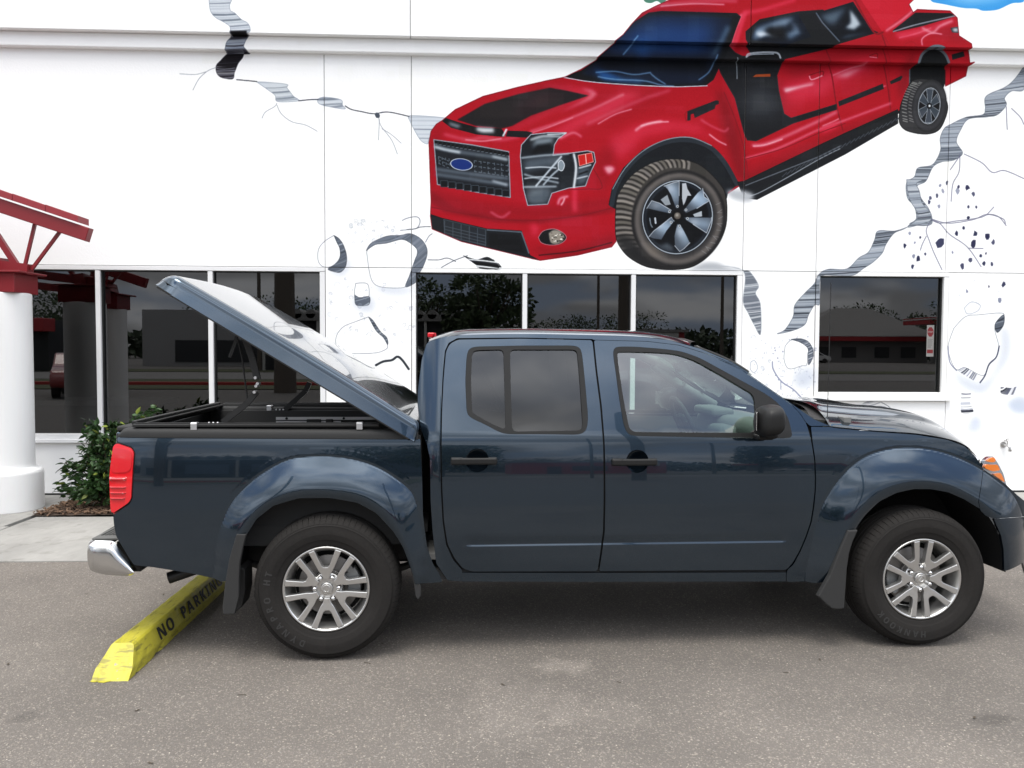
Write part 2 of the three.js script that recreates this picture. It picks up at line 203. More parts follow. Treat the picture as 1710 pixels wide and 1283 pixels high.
  const bodyA = [-0.552,3.9,-0.529,4.025,-0.472,4.102,-0.403,4.146,-0.265,4.264,0.035,4.411,0.427,4.52,0.705,4.587,0.937,4.637,1.122,4.727,1.285,4.826,1.423,4.946,1.56,5.057,1.651,5.171,1.764,5.292,1.901,5.363,2.085,5.449,2.292,5.499,3.171,5.564,3.754,5.611,4.218,5.825,4.993,5.934,4.906,5.638,4.722,5.452,4.772,5.362,4.818,5.397,5.186,5.39,5.271,5.316,5.296,5.123,5.442,5.038,5.472,4.854,5.524,4.864,5.492,4.842,5.471,4.734,5.244,4.619,5.23,4.688,5.083,4.755,4.916,4.682,4.827,4.402,4.708,4.318,2.928,3.488,2.787,3.393,2.543,3.761,2.186,3.895,1.835,3.751,1.522,3.238,1.526,2.843,1.48,2.784,1.092,2.687,0.682,2.626,0.576,2.648,-0.193,2.826,-0.517,2.961,-0.536,3.098,-0.529,3.259];
  fill(RED, bodyA, { edge: DK, ew: 2 });
  clipTo(bodyA, () => {
    // painted sheen and panel breaks
    fill(DK, [1.242,4.409,1.708,4.532,2.155,4.517,1.828,4.304,1.244,4.111,0.895,4.014,1.034,4.153], { blur: 14, alpha: 0.3 }); fill(DK, [-0.552,3.877,-0.495,4.037,-0.403,4.084,-0.426,3.856,-0.471,3.512,-0.529,3.259], { blur: 10, alpha: 0.5 }); fill(DK, [1.294,3.79,1.434,3.884,1.596,4.07,1.505,3.747,1.438,3.422,1.297,3.42], { blur: 12, alpha: 0.5 });
    fill('#6d0818', [0.529,2.763,0.904,2.744,1.514,2.936,1.515,2.75,0.905,2.628], { blur: 8, alpha: 0.55 }); fill(DK, [-0.494,3.397,-0.032,3.265,0.667,3.205,1.439,3.33,1.511,3.226,0.667,3.089,-0.031,3.104,-0.518,3.236], { blur: 7, alpha: 0.5 }); fill('#dd5068', [1.433,3.976,1.736,4.13,2.065,4.189,2.372,4.164,2.658,3.983,2.492,4.038,2.184,4.075,1.832,4.005,1.553,3.724], { blur: 9, alpha: 0.55 });
    fill('#6d0818', [2.979,3.539,3.809,3.89,4.106,4.031,4.682,4.292,4.68,4.36,4.104,4.128,3.807,3.997,2.978,3.646], { blur: 7, alpha: 0.5 }); fill(DK, [3.413,4.801,3.875,4.938,4.426,5.083,4.468,4.95,3.909,4.81,3.475,4.629], { blur: 10, alpha: 0.5 }); fill('#6d0818', [4.714,4.593,4.768,4.898,4.884,5.034,4.828,4.899,4.83,4.75,4.759,4.4], { blur: 9, alpha: 0.6 }); fill(DK, [4.88,5.179,5.275,5.225,5.423,5.026,5.262,5.061,5.02,5.125], { blur: 9, alpha: 0.5 }); fill('#6d0818', [2.626,4.548,2.721,4.504,2.918,4.045,2.999,3.535,2.879,3.534,2.729,4.042], { blur: 9, alpha: 0.5 });
    for (const [a, w] of [[[0.523,4.008,0.755,4.085,1.033,4.199], 2], [[1.314,4.135,1.5,4.241,1.687,4.302], 2.5], [[1.795,4.12,1.947,4.164,2.1,4.171], 3], [[3.418,4.532,3.595,4.583,3.714,4.604], 3], [[3.062,3.918,3.191,3.933,3.388,4], 3], [[3.844,4.153,3.962,4.203,4.041,4.243], 2.5], [[3.951,4.715,4.149,4.796,4.307,4.837], 2.5], [[4.626,5.088,4.822,5.14,4.978,5.2], 2.5], [[-0.149,3.94,0.036,3.927,0.244,3.958], 2.5], [[1.97,5.369,2.316,5.403,2.663,5.402], 2.5], [[0.947,3.312,0.935,3.277,0.912,3.242], 4], [[2.563,4.04,2.659,3.972,2.754,3.927], 3], [[4.196,4.468,4.374,4.539,4.553,4.61], 2]]) line('#f4dfe3', w, a, { blur: 1.2, alpha: 0.75 });
    fill(DK, [-0.552,3.397,-0.263,3.194,0.318,3.085,0.668,3.077,1.511,3.226,1.523,3.168,0.668,3.031,0.201,3.042,-0.379,3.146,-0.552,3.259], { blur: 3, alpha: 0.8 });
    fill('#b01029', [0.902,3.045,1.277,3.073,1.523,3.168,1.526,2.843,1.139,2.723,0.717,2.719], { blur: 16, alpha: 0.6 });
    fill(RED2, [0.659,4.57,1.171,4.522,1.265,4.455,0.893,4.288,0.383,4.051,0.244,4.003,0.568,4.192,1.032,4.405], { blur: 6, alpha: 0.55 });
    fill('#d9788a', [1.124,4.521,1.241,4.512,1.306,4.467,1.242,4.397,0.986,4.29,0.87,4.242,1.172,4.408,1.229,4.459], { blur: 3, alpha: 0.85 });
    fill(RED2, [1.592,4.484,1.826,4.465,1.36,4.205,0.895,3.991,0.57,3.894,1.034,4.176], { blur: 9, alpha: 0.8 });
    line('#e08c9c', 5, [0.569,4.043,0.894,4.151,1.243,4.294,1.592,4.461], { blur: 2, alpha: 0.7 }); line('#e7a5b2', 4, [0.895,3.968,1.035,4.034,1.128,3.994], { blur: 2, alpha: 0.8 });
    line('#d87e8f', 5, [1.197,4.133,1.5,4.276,1.827,4.419,2.108,4.516], { blur: 3, alpha: 0.7 }); line('#e9b3bd', 5, [1.737,4.073,1.83,4.132,2.018,4.174], { blur: 2, alpha: 0.9 });
    fill('#e8b6c0', [1.377,3.664,1.459,3.677,1.506,3.643,1.437,3.584], { blur: 3, curve: true, alpha: 0.9 }); line('#e3a0ae', 5, [0.877,3.253,0.9,3.311,0.982,3.335], { blur: 2 }); line(RED2, 9, [1.063,3.417,1.059,3.279,1.065,3.186], { blur: 4 });
    line('#dc8494', 5, [-0.38,3.994,-0.126,3.94,0.036,3.966,0.244,3.946,0.43,3.983], { blur: 3, alpha: 0.8 }); line('#e08c9c', 4, [0.131,3.152,0.248,3.096,0.341,3.155], { blur: 2, alpha: 0.7 }); fill(RED2, [0.574,3.042,0.668,3.008,0.622,2.88,0.575,2.949], { blur: 6, alpha: 0.8 });
    line(DK, 2.5, [-0.541,3.202,-0.194,3.137,0.248,3.073,0.668,3.07,1.135,3.129,1.522,3.226]); line('#5e0a19', 3, [0.67,2.683,1.092,2.734,1.479,2.831]); line(DK, 2, [1.248,3.674,1.367,3.444,1.203,3.419,0.899,3.404]);
    line(DK, 2.5, [2.721,4.504,2.844,4.229,2.944,3.93,3.022,3.536]); line(RED2, 8, [2.862,4.552,2.74,4.826,2.808,5.031,2.897,5.322], { blur: 3 });
    line(RED2, 6, [2.826,5.211,2.901,5.316,3.056,5.348,3.442,5.469], { blur: 3 }); line('#e0a2ae', 4, [1.764,5.319,2.016,5.392,2.477,5.436,2.802,5.443], { blur: 3, alpha: 0.8 });
    line('#e5aab5', 5, [2.542,4.604,2.623,4.732,2.717,4.892,2.851,5.298], { blur: 2, alpha: 0.55 });
    // doors
    fill(RED2, [3.377,4.608,3.792,4.693,3.989,4.773,4.391,4.891,4.427,4.839,3.953,4.618,3.797,4.461,3.44,4.416], { blur: 14, alpha: 0.8 }); fill('#e9c3cb', [3.387,4.56,3.556,4.588,3.734,4.634,3.738,4.614,3.556,4.563,3.418,4.512], { blur: 3, alpha: 0.95 }); fill('#e3a5b2', [3.951,4.695,4.11,4.756,4.347,4.838,4.111,4.698], { blur: 5, alpha: 0.9 });
    line(DK, 3, [3.835,4.966,3.931,4.734,3.998,4.387,4.085,4.079]); line(DK, 3, [4.428,5.113,4.51,4.893,4.573,4.63,4.621,4.32]); line('#a11229', 3, [4.389,5.131,4.428,5.132,4.56,4.875,4.619,4.398], { alpha: 0.6 });
    line('#dc7f90', 4, [2.975,3.781,3.331,3.893,3.804,4.113,4.082,4.215,4.618,4.417], { blur: 2 }); line('#e8b0bb', 5, [3.052,3.927,3.25,3.959,3.763,4.19,4,4.31], { blur: 3, alpha: 0.9 }); fill(RED2, [3.804,4.113,4.002,4.194,4.004,4.136,3.845,4.075], { blur: 5 }); line(DK, 2, [2.965,3.771,3.39,3.894,3.805,4.074,4.103,4.186]);
    fill('#b3122b', [2.998,3.597,3.809,3.919,4.105,4.06,4.701,4.322,4.699,4.399,4.104,4.118,3.807,3.997,2.977,3.675], { blur: 6, alpha: 0.6 });
    // black graphics and windows
    fill(BLK, [2.654,5.076,2.815,4.917,2.893,4.88,3.372,4.858,3.315,4.703,3.338,4.53,3.403,4.281,3.483,4.234,3.998,4.397,3.999,4.339,3.504,4.176,3.091,3.976,2.992,3.984,2.955,4.061,2.845,4.445,2.683,4.71,2.62,4.856], { edge: '#2b2e34' });
    fill(BLK, [2.91,5.033,2.905,5.119,3.058,5.254,3.483,5.347,3.756,5.372,4.388,5.14,3.854,4.976,3.372,4.854,3.016,4.86]);
    fill('#24272d', [4.017,4.426,4.522,4.633,4.534,4.575,4.028,4.372]); fill('#24272d', [4.602,4.659,4.731,4.725,4.747,4.71,4.722,4.671,4.613,4.626]); fill('#22252b', [5.262,4.942,5.395,4.983,5.41,4.926,5.271,4.885], {});
    fill('#0f1a2a', [2.959,5.034,3.039,5.216,3.484,5.319,3.635,5.076,3.362,4.985], {}); fill('#9fb4c9', [2.988,5.044,3.02,5.159,3.175,5.219,3.31,5.268,3.446,5.281,3.369,5.204,3.254,5.145,3.176,5.162,3.061,5.085,3.028,5.026], { blur: 5, alpha: 0.75 }); fill('#dfe8f0', [3.012,5.112,3.099,5.127,3.235,5.088,3.282,5.069,3.138,5.077,3.061,5.056], { blur: 3, alpha: 0.9 }); fill('#8aa0b8', [3.313,5.09,3.448,5.149,3.407,5.261,3.527,5.113,3.4,5.043], { blur: 4, alpha: 0.7 }); fill('#07090d', [3.118,5.161,3.311,5.184,3.38,5.061,3.204,5.039], { blur: 6, alpha: 0.8 });
    fill('#0f1722', [3.679,5.333,4.096,5.465,4.33,5.13,3.952,5.035], {}); fill('#8fa3b5', [3.718,5.306,3.912,5.366,4.029,5.407,3.915,5.234,3.838,5.214], { blur: 6, alpha: 0.6 }); fill('#d8e2ea', [4.059,5.388,4.139,5.296,4.19,5.221,4.113,5.163,4.014,5.18,4.072,5.238], { blur: 3, alpha: 0.85 }); fill('#93a6b7', [3.951,5.063,4.036,5.095,4.31,5.139,4.049,5.084], { blur: 3, alpha: 0.9 });
    line('#8a98a8', 3, [3.688,5.333,3.759,5.231,3.952,5.035], { curve: false, alpha: 0.6 }); line('#c5ccd4', 4, [2.943,4.872,2.991,4.911,3.265,4.926,3.325,4.87], { alpha: 0.85 }); fill('#15171b', [2.952,4.863,2.991,4.898,3.265,4.911,3.315,4.86,3.036,4.861]); line('#aeb6bf', 2, [2.948,4.872,3.011,4.898,3.246,4.91]);
    fill('#a84f22', [3.039,4.679,3.078,4.708,3.24,4.717,3.24,4.686], {}); fill('#5a6068', [2.904,4.446,3.237,4.644,3.382,4.338,3.087,4.179], { blur: 18, alpha: 0.5 }); line('#8f979f', 2, [2.845,4.861,2.859,4.79,2.865,4.656], {});
    line('#e08b9b', 3, [3.683,4.7,3.713,4.662,3.832,4.709], {}); line('#8a0f22', 2, [3.682,4.71,3.831,4.755,3.836,4.709], {}); line('#8a0f22', 2, [4.327,4.912,4.409,4.939,4.42,4.891], {}); line('#d98090', 2, [4.331,4.899,4.41,4.891], {});
    // windscreen
    fill('#17191f', [0.925,4.643,1.122,4.715,1.285,4.826,1.435,4.969,1.56,5.068,1.673,5.194,1.833,5.298,1.971,5.319,2.804,5.315,2.851,5.276,2.806,5.162,2.717,4.892,2.601,4.64,2.507,4.569,2.178,4.559,1.708,4.566,1.24,4.592], {});
    fill('#14233a', [1.123,4.681,1.308,4.822,1.481,5.004,1.697,5.183,1.857,5.265,2.249,5.274,2.758,5.262,2.714,5.115,2.622,4.824,2.483,4.603,2.06,4.572,1.474,4.585], { blur: 3 });
    fill('#24538f', [1.412,4.912,1.674,5.116,1.972,5.234,2.25,5.195,2.527,5.246,2.597,5.072,2.459,4.887,2.039,4.868,1.575,4.847], { blur: 20, alpha: 0.8 }); fill('#2c66a5', [1.262,4.729,1.402,4.709,1.59,4.633,1.824,4.614,1.778,4.59,1.356,4.617], { blur: 5, alpha: 0.9 }); fill('#060910', [1.308,4.856,2.553,4.855,2.529,4.73,1.355,4.754], { blur: 10, alpha: 0.9 }); fill('#2a5c96', [1.712,5.054,1.828,5.011,1.853,4.875,1.761,4.851], { blur: 10, alpha: 0.8 });
    for (const a of [[1.286,4.696,1.496,4.711,1.707,4.681,1.894,4.707], [1.309,4.65,1.497,4.624,1.824,4.614,2.013,4.572,2.154,4.563], [1.575,4.87,1.689,5.008,1.721,5.049], [1.894,4.696,1.965,4.64,2.06,4.584], [2.436,4.637,2.552,4.731,2.623,4.89]]) line('#8db4d8', 2.5, a, { blur: 1, alpha: 0.8 }); fill('#6b8499', [2.69,5.182,2.748,5.161,2.599,4.89,2.553,4.866], { blur: 4, alpha: 0.7 });
    line('#c9d0d8', 2, [0.925,4.636,1.24,4.592,1.708,4.566,2.154,4.556,2.531,4.574]);
    // bonnet blackout stripe and chrome lip
    fill('#2a2528', [-0.242,4.155,0.058,4.331,0.428,4.445,0.775,4.52,0.961,4.491,1.206,4.443,0.893,4.334,0.568,4.214,0.36,4.097,0.244,4.067,-0.034,4.09], { blur: 1 }); fill('#4a2a30', [0.659,4.467,0.892,4.471,1.031,4.44,0.568,4.26,0.267,4.141,0.428,4.281], { blur: 14, alpha: 0.6 });
    fill('#14161a', [-0.421,4.148,-0.38,4.176,-0.242,4.133,-0.034,4.079,0.244,4.067,0.29,4.004,0.267,3.976,-0.034,3.999,-0.311,4.068], {}); fill('#d8dde2', [-0.034,4.077,0.163,4.071,0.163,4.02,0.036,4.018,-0.034,4.04], { blur: 3 }); fill('#9aa2aa', [-0.334,4.131,-0.195,4.092,-0.23,4.064,-0.334,4.097], { blur: 3 }); fill('#dfe3e8', [0.29,4.068,0.313,4.062,0.272,3.981,0.249,3.981], { blur: 1 });
    fill('#1c1e23', [0.313,4.046,0.522,4.042,0.592,4.027,0.523,3.973,0.291,3.981], {});
    line('#a00f26', 3, [2.3,4.185,2.311,4.289,2.628,4.399]); fill('#26292f', [2.312,4.186,2.311,4.289,2.628,4.415,2.663,4.411,2.664,4.376,2.629,4.364,2.618,4.322,2.395,4.217,2.382,4.268,2.351,4.256,2.348,4.193], {}); line('#de8a99', 3, [2.466,4.2,2.585,4.132,2.728,4.077,2.775,4.112], { blur: 2, alpha: 0.8 });
    // tail lamp and open bed
    fill('#1b1d22', [4.545,5.163,4.796,5.363,5.191,5.366,5.271,5.339,4.879,5.217,4.595,5.15], {}); line('#858c94', 3, [4.555,5.153,4.819,5.235,5.271,5.343]); fill('#30353c', [5.196,5.205,5.285,5.222,5.316,5.15,5.217,5.158]); fill('#cdd4da', [5.216,5.196,5.275,5.206,5.286,5.168,5.237,5.167], { blur: 2 }); fill('#aeb9c4', [5.317,5.141,5.353,5.132,5.426,5.074,5.348,5.084], {});
    fill(RED2, [4.566,5.135,4.919,5.199,5.193,5.299,5.272,5.301,4.979,5.162,4.626,5.069], { blur: 5, alpha: 0.9 }); line('#e2a0ac', 4, [4.88,5.198,4.999,5.153,5.077,5.221,5.213,5.281], { blur: 2 }); line('#df90a0', 3, [4.884,5.015,4.883,5.084,4.98,5.143,5.099,5.136], { blur: 1 }); line('#a80f27', 2, [4.686,4.973,4.705,5.031,4.784,5.042,4.826,4.976,4.768,4.908,4.707,4.935], { close: true });
    fill('#c51f38', [4.103,5.597,4.427,5.151,4.736,5.384,4.881,5.501,4.967,5.616], {}); line('#e48d9c', 5, [4.476,5.161,4.66,5.288,4.853,5.463], { blur: 2 }); line('#9c0f25', 4, [4.735,5.432,4.881,5.52], {}); line(DK, 4, [4.115,5.484,4.329,5.149,4.437,5.141], {});
    // rear arch
    fill('#15171b', [4.893,4.853,4.917,4.92,4.995,4.989,5.094,5,5.175,4.954,5.228,4.859,5.222,4.797,5.236,4.661,4.834,4.634,4.839,4.809], { curve: false }); line('#6f757e', 6, [4.893,4.853,4.926,4.939,5.004,4.999,5.104,5.001,5.186,4.945,5.232,4.859]); line('#5b616a', 4, [4.829,4.789,4.826,4.557,4.779,4.401]);
    // grille
    fill('#23282f', [-0.499,3.935,-0.079,3.884,0.326,3.817,0.345,3.316,-0.032,3.369,-0.46,3.448], { edge: '#9ba3ab', ew: 2.2 });
    for (const a of [[-0.483,3.867,-0.264,3.813,0.083,3.767,0.315,3.734], [-0.472,3.615,-0.148,3.574,0.316,3.523], [-0.471,3.558,-0.148,3.517,0.316,3.454]]) line('#8e9aa5', 6, a, { blur: 3, alpha: 0.85 }); line('#dfe6ec', 5, [-0.483,3.855,-0.379,3.829,-0.218,3.802], { blur: 2, alpha: 0.9 }); line('#c9d2d9', 4, [0.152,3.762,0.303,3.729], { blur: 2, alpha: 0.9 }); line('#b9c2ca', 4, [0.153,3.493,0.304,3.454], { blur: 2 });
    for (let i = 0; i < 18; i++) { const a = [-0.476,3.905,0.315,3.787], t = i / 17, px = mixN(a[0], a[2], t), py = mixN(a[1], a[3], t); x.fillStyle = '#0d1014'; x.fillRect(PX(px) - 3, PY(py) - 3, 6, 6); x.fillStyle = '#9aa4ae'; x.fillRect(PX(px) - 3, PY(py) + 3, 6, 1); }
    for (const [x0, y0, x1, y1, nx] of [[...[-0.449,3.753,-0.333,3.629], 3], [...[-0.056,3.713,0.316,3.546], 5]]) { x.strokeStyle = '#6c7781'; x.lineWidth = 1.6; for (let i = 0; i <= nx; i++) { const t = mixN(x0, x1, i / nx); x.setLineDash([6, 4]); x.beginPath(); x.moveTo(PX(t), PY(y0 - i * 0.006)); x.lineTo(PX(t + 0.01), PY(y1 + 0.04 - i * 0.006)); x.stroke(); } for (let k = 0; k < 3; k++) { const t = mixN(y0, y1 + 0.05, k / 2); x.beginPath(); x.moveTo(PX(x0), PY(t)); x.lineTo(PX(x1), PY(t - 0.05)); x.stroke(); } x.setLineDash([]); }
    for (let i = 0; i < 9; i++) { const a = [-0.379,3.445,0.305,3.35], px = mixN(a[0], a[2], i / 8), py = mixN(a[1], a[3], i / 8); x.fillStyle = '#141a20'; x.fillRect(PX(px) - 9, PY(py) - 9, 15, 14); x.strokeStyle = '#5b656e'; x.lineWidth = 1; x.strokeRect(PX(px) - 9, PY(py) - 9, 15, 14); }
    { const o = [-0.195,3.67]; x.save(); x.translate(PX(o[0]), PY(o[1])); x.rotate(0.1); x.beginPath(); x.ellipse(0, 0, 25, 13, 0, 0, 7); x.fillStyle = '#c8d0da'; x.fill(); x.beginPath(); x.ellipse(0, 0, 23, 11.5, 0, 0, 7); x.fillStyle = '#1f3c80'; x.fill(); x.restore(); }
    // lower intake and fog lamp
    fill('#22262c', [-0.541,3.121,-0.402,3.077,0.085,2.967,0.47,2.948,0.565,2.682,0.682,2.621,0.32,2.634,-0.193,2.791,-0.517,2.914], { edge: '#14161a' }); fill('#30353c', [-0.39,3.066,0.074,2.962,0.074,2.794,-0.379,2.881], { edge: '#4b525b' });
    x.strokeStyle = '#555e67'; x.lineWidth = 1.5; for (let i = 0; i < 6; i++) { const a = [-0.379,3.054,0.074,2.955], t = mixN(a[0], a[2], i / 5), ty = mixN(a[1], a[3], i / 5); x.beginPath(); x.moveTo(PX(t), PY(ty)); x.lineTo(PX(t), PY(ty - 0.18)); x.stroke(); } for (let k = 1; k < 5; k++) line('#555e67', 1.4, [-0.379,3.027,0.074,2.925].map((v, i) => (i % 2 ? v - k * 0.035 : v)));
    line('#656e78', 3, [0.09,2.956,0.47,2.936,0.553,2.706], { curve: false }); fill('#16181c', [0.109,2.921,0.447,2.913,0.506,2.705,0.109,2.759], { blur: 2 });
    fill('#17191d', [0.659,2.881,0.715,2.951,0.832,2.975,0.938,2.93,0.969,2.872,0.903,2.813,0.786,2.798,0.692,2.823], { curve: true, edge: '#b98a92' }); fill('#9b958b', [0.774,2.928,0.832,2.963,0.914,2.941,0.95,2.872,0.88,2.813,0.798,2.824], { curve: true, blur: 1 }); for (let i = 0; i < 30; i++) { const o = [0.863,2.887]; x.fillStyle = ['#2b2925', '#e4e0d6', '#77726a'][i % 3]; x.fillRect(PX(o[0] + rr(-0.07, 0.07)), PY(o[1] + rr(-0.06, 0.06)), rr(2, 6), rr(1, 3)); }
    // headlamp
    fill('#22272e', [0.454,3.766,0.465,3.892,0.569,4.008,0.755,4.03,0.965,4.033,0.872,3.967,0.83,3.898,0.822,3.824,0.815,3.783,0.99,3.808,1.2,3.839,1.27,3.824,1.29,3.72,1.225,3.581,1.18,3.453,0.993,3.428,0.806,3.368,0.76,3.247,0.538,3.231,0.491,3.41], { edge: '#aeb7bf', ew: 2 });
    fill('#87929b', [0.616,3.963,0.825,3.989,0.802,3.897,0.663,3.838,0.593,3.871], { blur: 5 }); fill('#6f7a84', [0.489,3.732,0.71,3.77,0.943,3.784,0.874,3.668,0.664,3.643,0.501,3.594], { blur: 7, alpha: 0.8 }); fill('#9aa5ae', [0.537,3.411,0.806,3.426,0.736,3.263,0.562,3.249], { blur: 8, alpha: 0.7 }); fill('#55606a', [1.084,3.648,1.236,3.674,1.179,3.488,1.086,3.464], { blur: 5 }); for (const a of [[0.513,3.64,0.687,3.654,0.851,3.645], [0.502,3.525,0.688,3.546,0.875,3.53], [1.085,3.533,1.202,3.562], [0.755,4.011,0.895,4.018,0.953,4.028]]) line('#dfe6ec', 2.5, a, { blur: 1 }); line('#dfe6ea', 4, [0.569,3.951,0.709,3.992,0.895,3.991], { blur: 2 }); fill('#11151a', [0.628,3.895,0.802,3.92,0.791,3.824,0.57,3.791], { blur: 3 });
    for (const a of [[0.466,3.75,0.71,3.781,0.99,3.804], [0.502,3.571,0.665,3.527,0.875,3.484], [0.491,3.433,0.852,3.442]]) line('#b4bec6', 4, a, { blur: 1.5, alpha: 0.9 }); line('#c6cfd6', 4, [0.63,3.446,0.758,3.598,0.908,3.772], { blur: 1 }); line('#aeb8c0', 4, [0.712,3.459,0.805,3.564,0.897,3.646], { blur: 1 }); line('#e8edf1', 5, [1.048,3.798,1.073,3.648,1.051,3.44], { blur: 1.5 });
    fill('#8d98a1', [0.874,3.703,0.908,3.733,0.944,3.681,0.921,3.618,0.879,3.634], { curve: true, edge: '#dfe5ea' }); fill('#5a646d', [0.538,3.341,0.782,3.414,0.748,3.275,0.573,3.254], { blur: 4 }); fill('#c62a26', [1.095,3.787,1.247,3.817,1.266,3.72,1.112,3.672], { edge: '#e9a8a2' }); line('#f3c1bb', 2, [1.177,3.799,1.189,3.696]); line('#0f1216', 3, [1.108,3.58,1.202,3.615], { blur: 1 }); line('#d5dbe0', 3, [1.108,3.649,1.236,3.685], { blur: 1 });
    // front arch
    fill('#1d2228', [1.44,3.248,1.473,3.423,1.6,3.656,1.81,3.855,2.068,3.967,2.35,3.99,2.589,3.901,2.757,3.741,2.892,3.487,2.786,3.404,2.544,3.715,2.188,3.791,1.836,3.659,1.522,3.238], {}); line('#343b43', 10, [1.475,3.249,1.52,3.446,1.647,3.656,1.834,3.832,2.091,3.951,2.351,3.972,2.565,3.901,2.733,3.741,2.88,3.499]); line('#8e979f', 2, [1.485,3.423,1.624,3.656,1.833,3.855,2.091,3.977,2.35,4.002,2.588,3.917]);
  });
  fill('#1d2228', [1.44,3.248,1.473,3.423,1.6,3.656,1.81,3.855,2.068,3.967,2.35,3.99,2.589,3.901,2.757,3.741,2.892,3.487,2.786,3.404,2.742,3.206,2.079,3.058,1.606,3.146], {});
  line('#343b43', 10, [1.475,3.249,1.52,3.446,1.647,3.656,1.834,3.832,2.091,3.951,2.351,3.972,2.565,3.901,2.733,3.741,2.88,3.499]); line('#8e979f', 2, [1.485,3.423,1.624,3.656,1.833,3.855,2.091,3.977,2.35,4.002,2.588,3.917]);
  // running board
  fill('#23262b', [2.89,3.518,2.96,3.527,3.808,3.939,4.105,4.079,4.7,4.349,4.704,4.196,4.11,3.846,3.112,3.327,2.963,3.345], { edge: '#15171a' }); line('#6a7078', 2.5, [2.98,3.481,3.811,3.813,4.048,3.933], { curve: false }); line('#9aa0a7', 2, [2.962,3.407,3.121,3.395,3.811,3.783,4.049,3.904]); for (let i = 0; i < 26; i++) { const a = [3.396,3.583,4.683,4.224], t = i / 25, px = mixN(a[0], a[2], t), py = mixN(a[1], a[3], t); line('#4e545c', 2, [px, py, px + 0.05, py + 0.05]); }
  fill('#1c1e22', [4.105,4.06,4.721,4.341,4.82,4.401,4.782,4.304,4.701,4.302], {});
  // wheels
  const ell = (cx, cy, a, b, col, rot = 0, o = {}) => { x.save(); if (o.blur) x.filter = `blur(${o.blur}px)`; x.globalAlpha = o.alpha ?? 1; x.translate(PX(cx), PY(cy)); x.rotate(rot); x.beginPath(); x.ellipse(0, 0, a * 200, b * 200, 0, 0, 7); if (o.w) { x.strokeStyle = col; x.lineWidth = o.w; x.stroke(); } else { x.fillStyle = col; x.fill(); } x.restore(); };
  fill('#bfc2c6', [2.762,3.427,2.929,3.43,3.073,3.385,3.026,3.303,2.835,3.335], { blur: 4, curve: true });
  fill('#b9bcc0', [2.332,2.532,2.453,2.588,2.553,2.621,2.686,2.612,2.776,2.574,2.955,2.543,2.889,2.526], { curve: true, blur: 4 });
  const tyreA = [1.523,3.241,1.543,3.35,1.603,3.459,1.689,3.568,1.809,3.656,1.94,3.722,2.094,3.757,2.259,3.759,2.426,3.718,2.548,3.639,2.672,3.516,2.752,3.387,2.775,3.18,2.758,3.006,2.683,2.83,2.552,2.676,2.398,2.576,2.221,2.54,1.999,2.545,1.833,2.582,1.666,2.679,1.566,2.797,1.526,2.906,1.519,3.079];
  fill('#4a4744', tyreA, { curve: true, edge: '#1d1d1f', ew: 2 });
  clipTo(tyreA, () => { const o = [2.218,3.13];
    for (let i = 0; i < 52; i++) { const t = 1.30 + i * 0.05, c = Math.cos(t), s = Math.sin(t); line(i % 2 ? '#2b2927' : ['#8d8883', '#7b766f', '#a09a93'][i % 3], i % 2 ? 2.6 : 6, [o[0] + 0.50 * c - 0.02, o[1] + 0.55 * s, o[0] + 0.60 * c - 0.04, o[1] + 0.59 * s + 0.02, o[0] + 0.70 * c - 0.08, o[1] + 0.62 * s + 0.01], { blur: 1, alpha: 0.9 }); }
    fill('#232325', [1.526,2.906,1.697,2.886,1.797,2.778,1.954,2.649,2.176,2.585,2.397,2.609,2.552,2.698,2.442,2.566,2.11,2.524,1.777,2.592,1.566,2.776], { blur: 8, curve: true });
  }, true);
  { const o = [2.218,3.119]; ell(o[0] + 0.015, o[1] - 0.02, 0.525, 0.55, '#3b3a3b', 0.5); ell(o[0] + 0.012, o[1] - 0.012, 0.462, 0.485, '#7d7773', 0.5, { w: 11, blur: 5 }); ell(o[0] + 0.012, o[1] - 0.02, 0.512, 0.535, '#262526', 0.5, { w: 5, blur: 2 }); ell(o[0] - 0.2, o[1] - 0.3, 0.16, 0.1, '#8d8073', -0.8, { blur: 12, alpha: 0.5 }); ell(o[0], o[1], 0.402, 0.42, '#0d1118', 0.45); ell(o[0], o[1], 0.39, 0.408, '#b4bcc4', 0.45, { w: 2.5 }); ell(o[0], o[1], 0.36, 0.38, '#39424d', 0.45, { w: 4, blur: 2 }); }
  fill('#cfd3d8', [2.263,3.494,2.307,3.5,2.325,3.435,2.37,3.36,2.326,3.36,2.299,3.283,2.28,3.25,2.265,3.326], { alpha: 0.9 }); fill('#9aa0a7', [2.023,3.312,2.099,3.368,2.139,3.26,2.079,3.248], {}); fill('#b4bac0', [2.39,3.154,2.489,3.193,2.495,3.133,2.412,3.122], {}); fill('#4f565e', [2.007,2.796,2.106,2.835,2.184,2.782,2.152,2.738], { blur: 3 }); line('#7f8890', 3, [1.904,3.105,1.916,3.04,1.933,3.008]); line('#c0c6cc', 4, [1.964,3.106,1.971,3.051]);
  const spk = [[2.059,3.462,2.153,3.498,2.23,3.516,2.232,3.358,2.228,3.217,2.195,3.217,2.143,3.357,2.098,3.433], [2.496,3.443,2.514,3.351,2.576,3.308,2.433,3.22,2.312,3.164,2.278,3.196,2.387,3.328,2.441,3.394], [2.601,3.124,2.601,3.091,2.548,2.949,2.391,3.045,2.313,3.088,2.29,3.12,2.412,3.122,2.523,3.123], [2.361,2.838,2.295,2.772,2.246,2.739,2.189,2.803,2.182,2.912,2.214,3.043,2.247,3.044,2.292,2.968], [1.895,2.898,1.95,2.964,2.147,3.119,2.18,3.076,2.093,2.966,2.039,2.867,1.951,2.877], [1.869,3.213,1.924,3.3,2.012,3.274,2.146,3.195,2.146,3.157,2.013,3.182]];
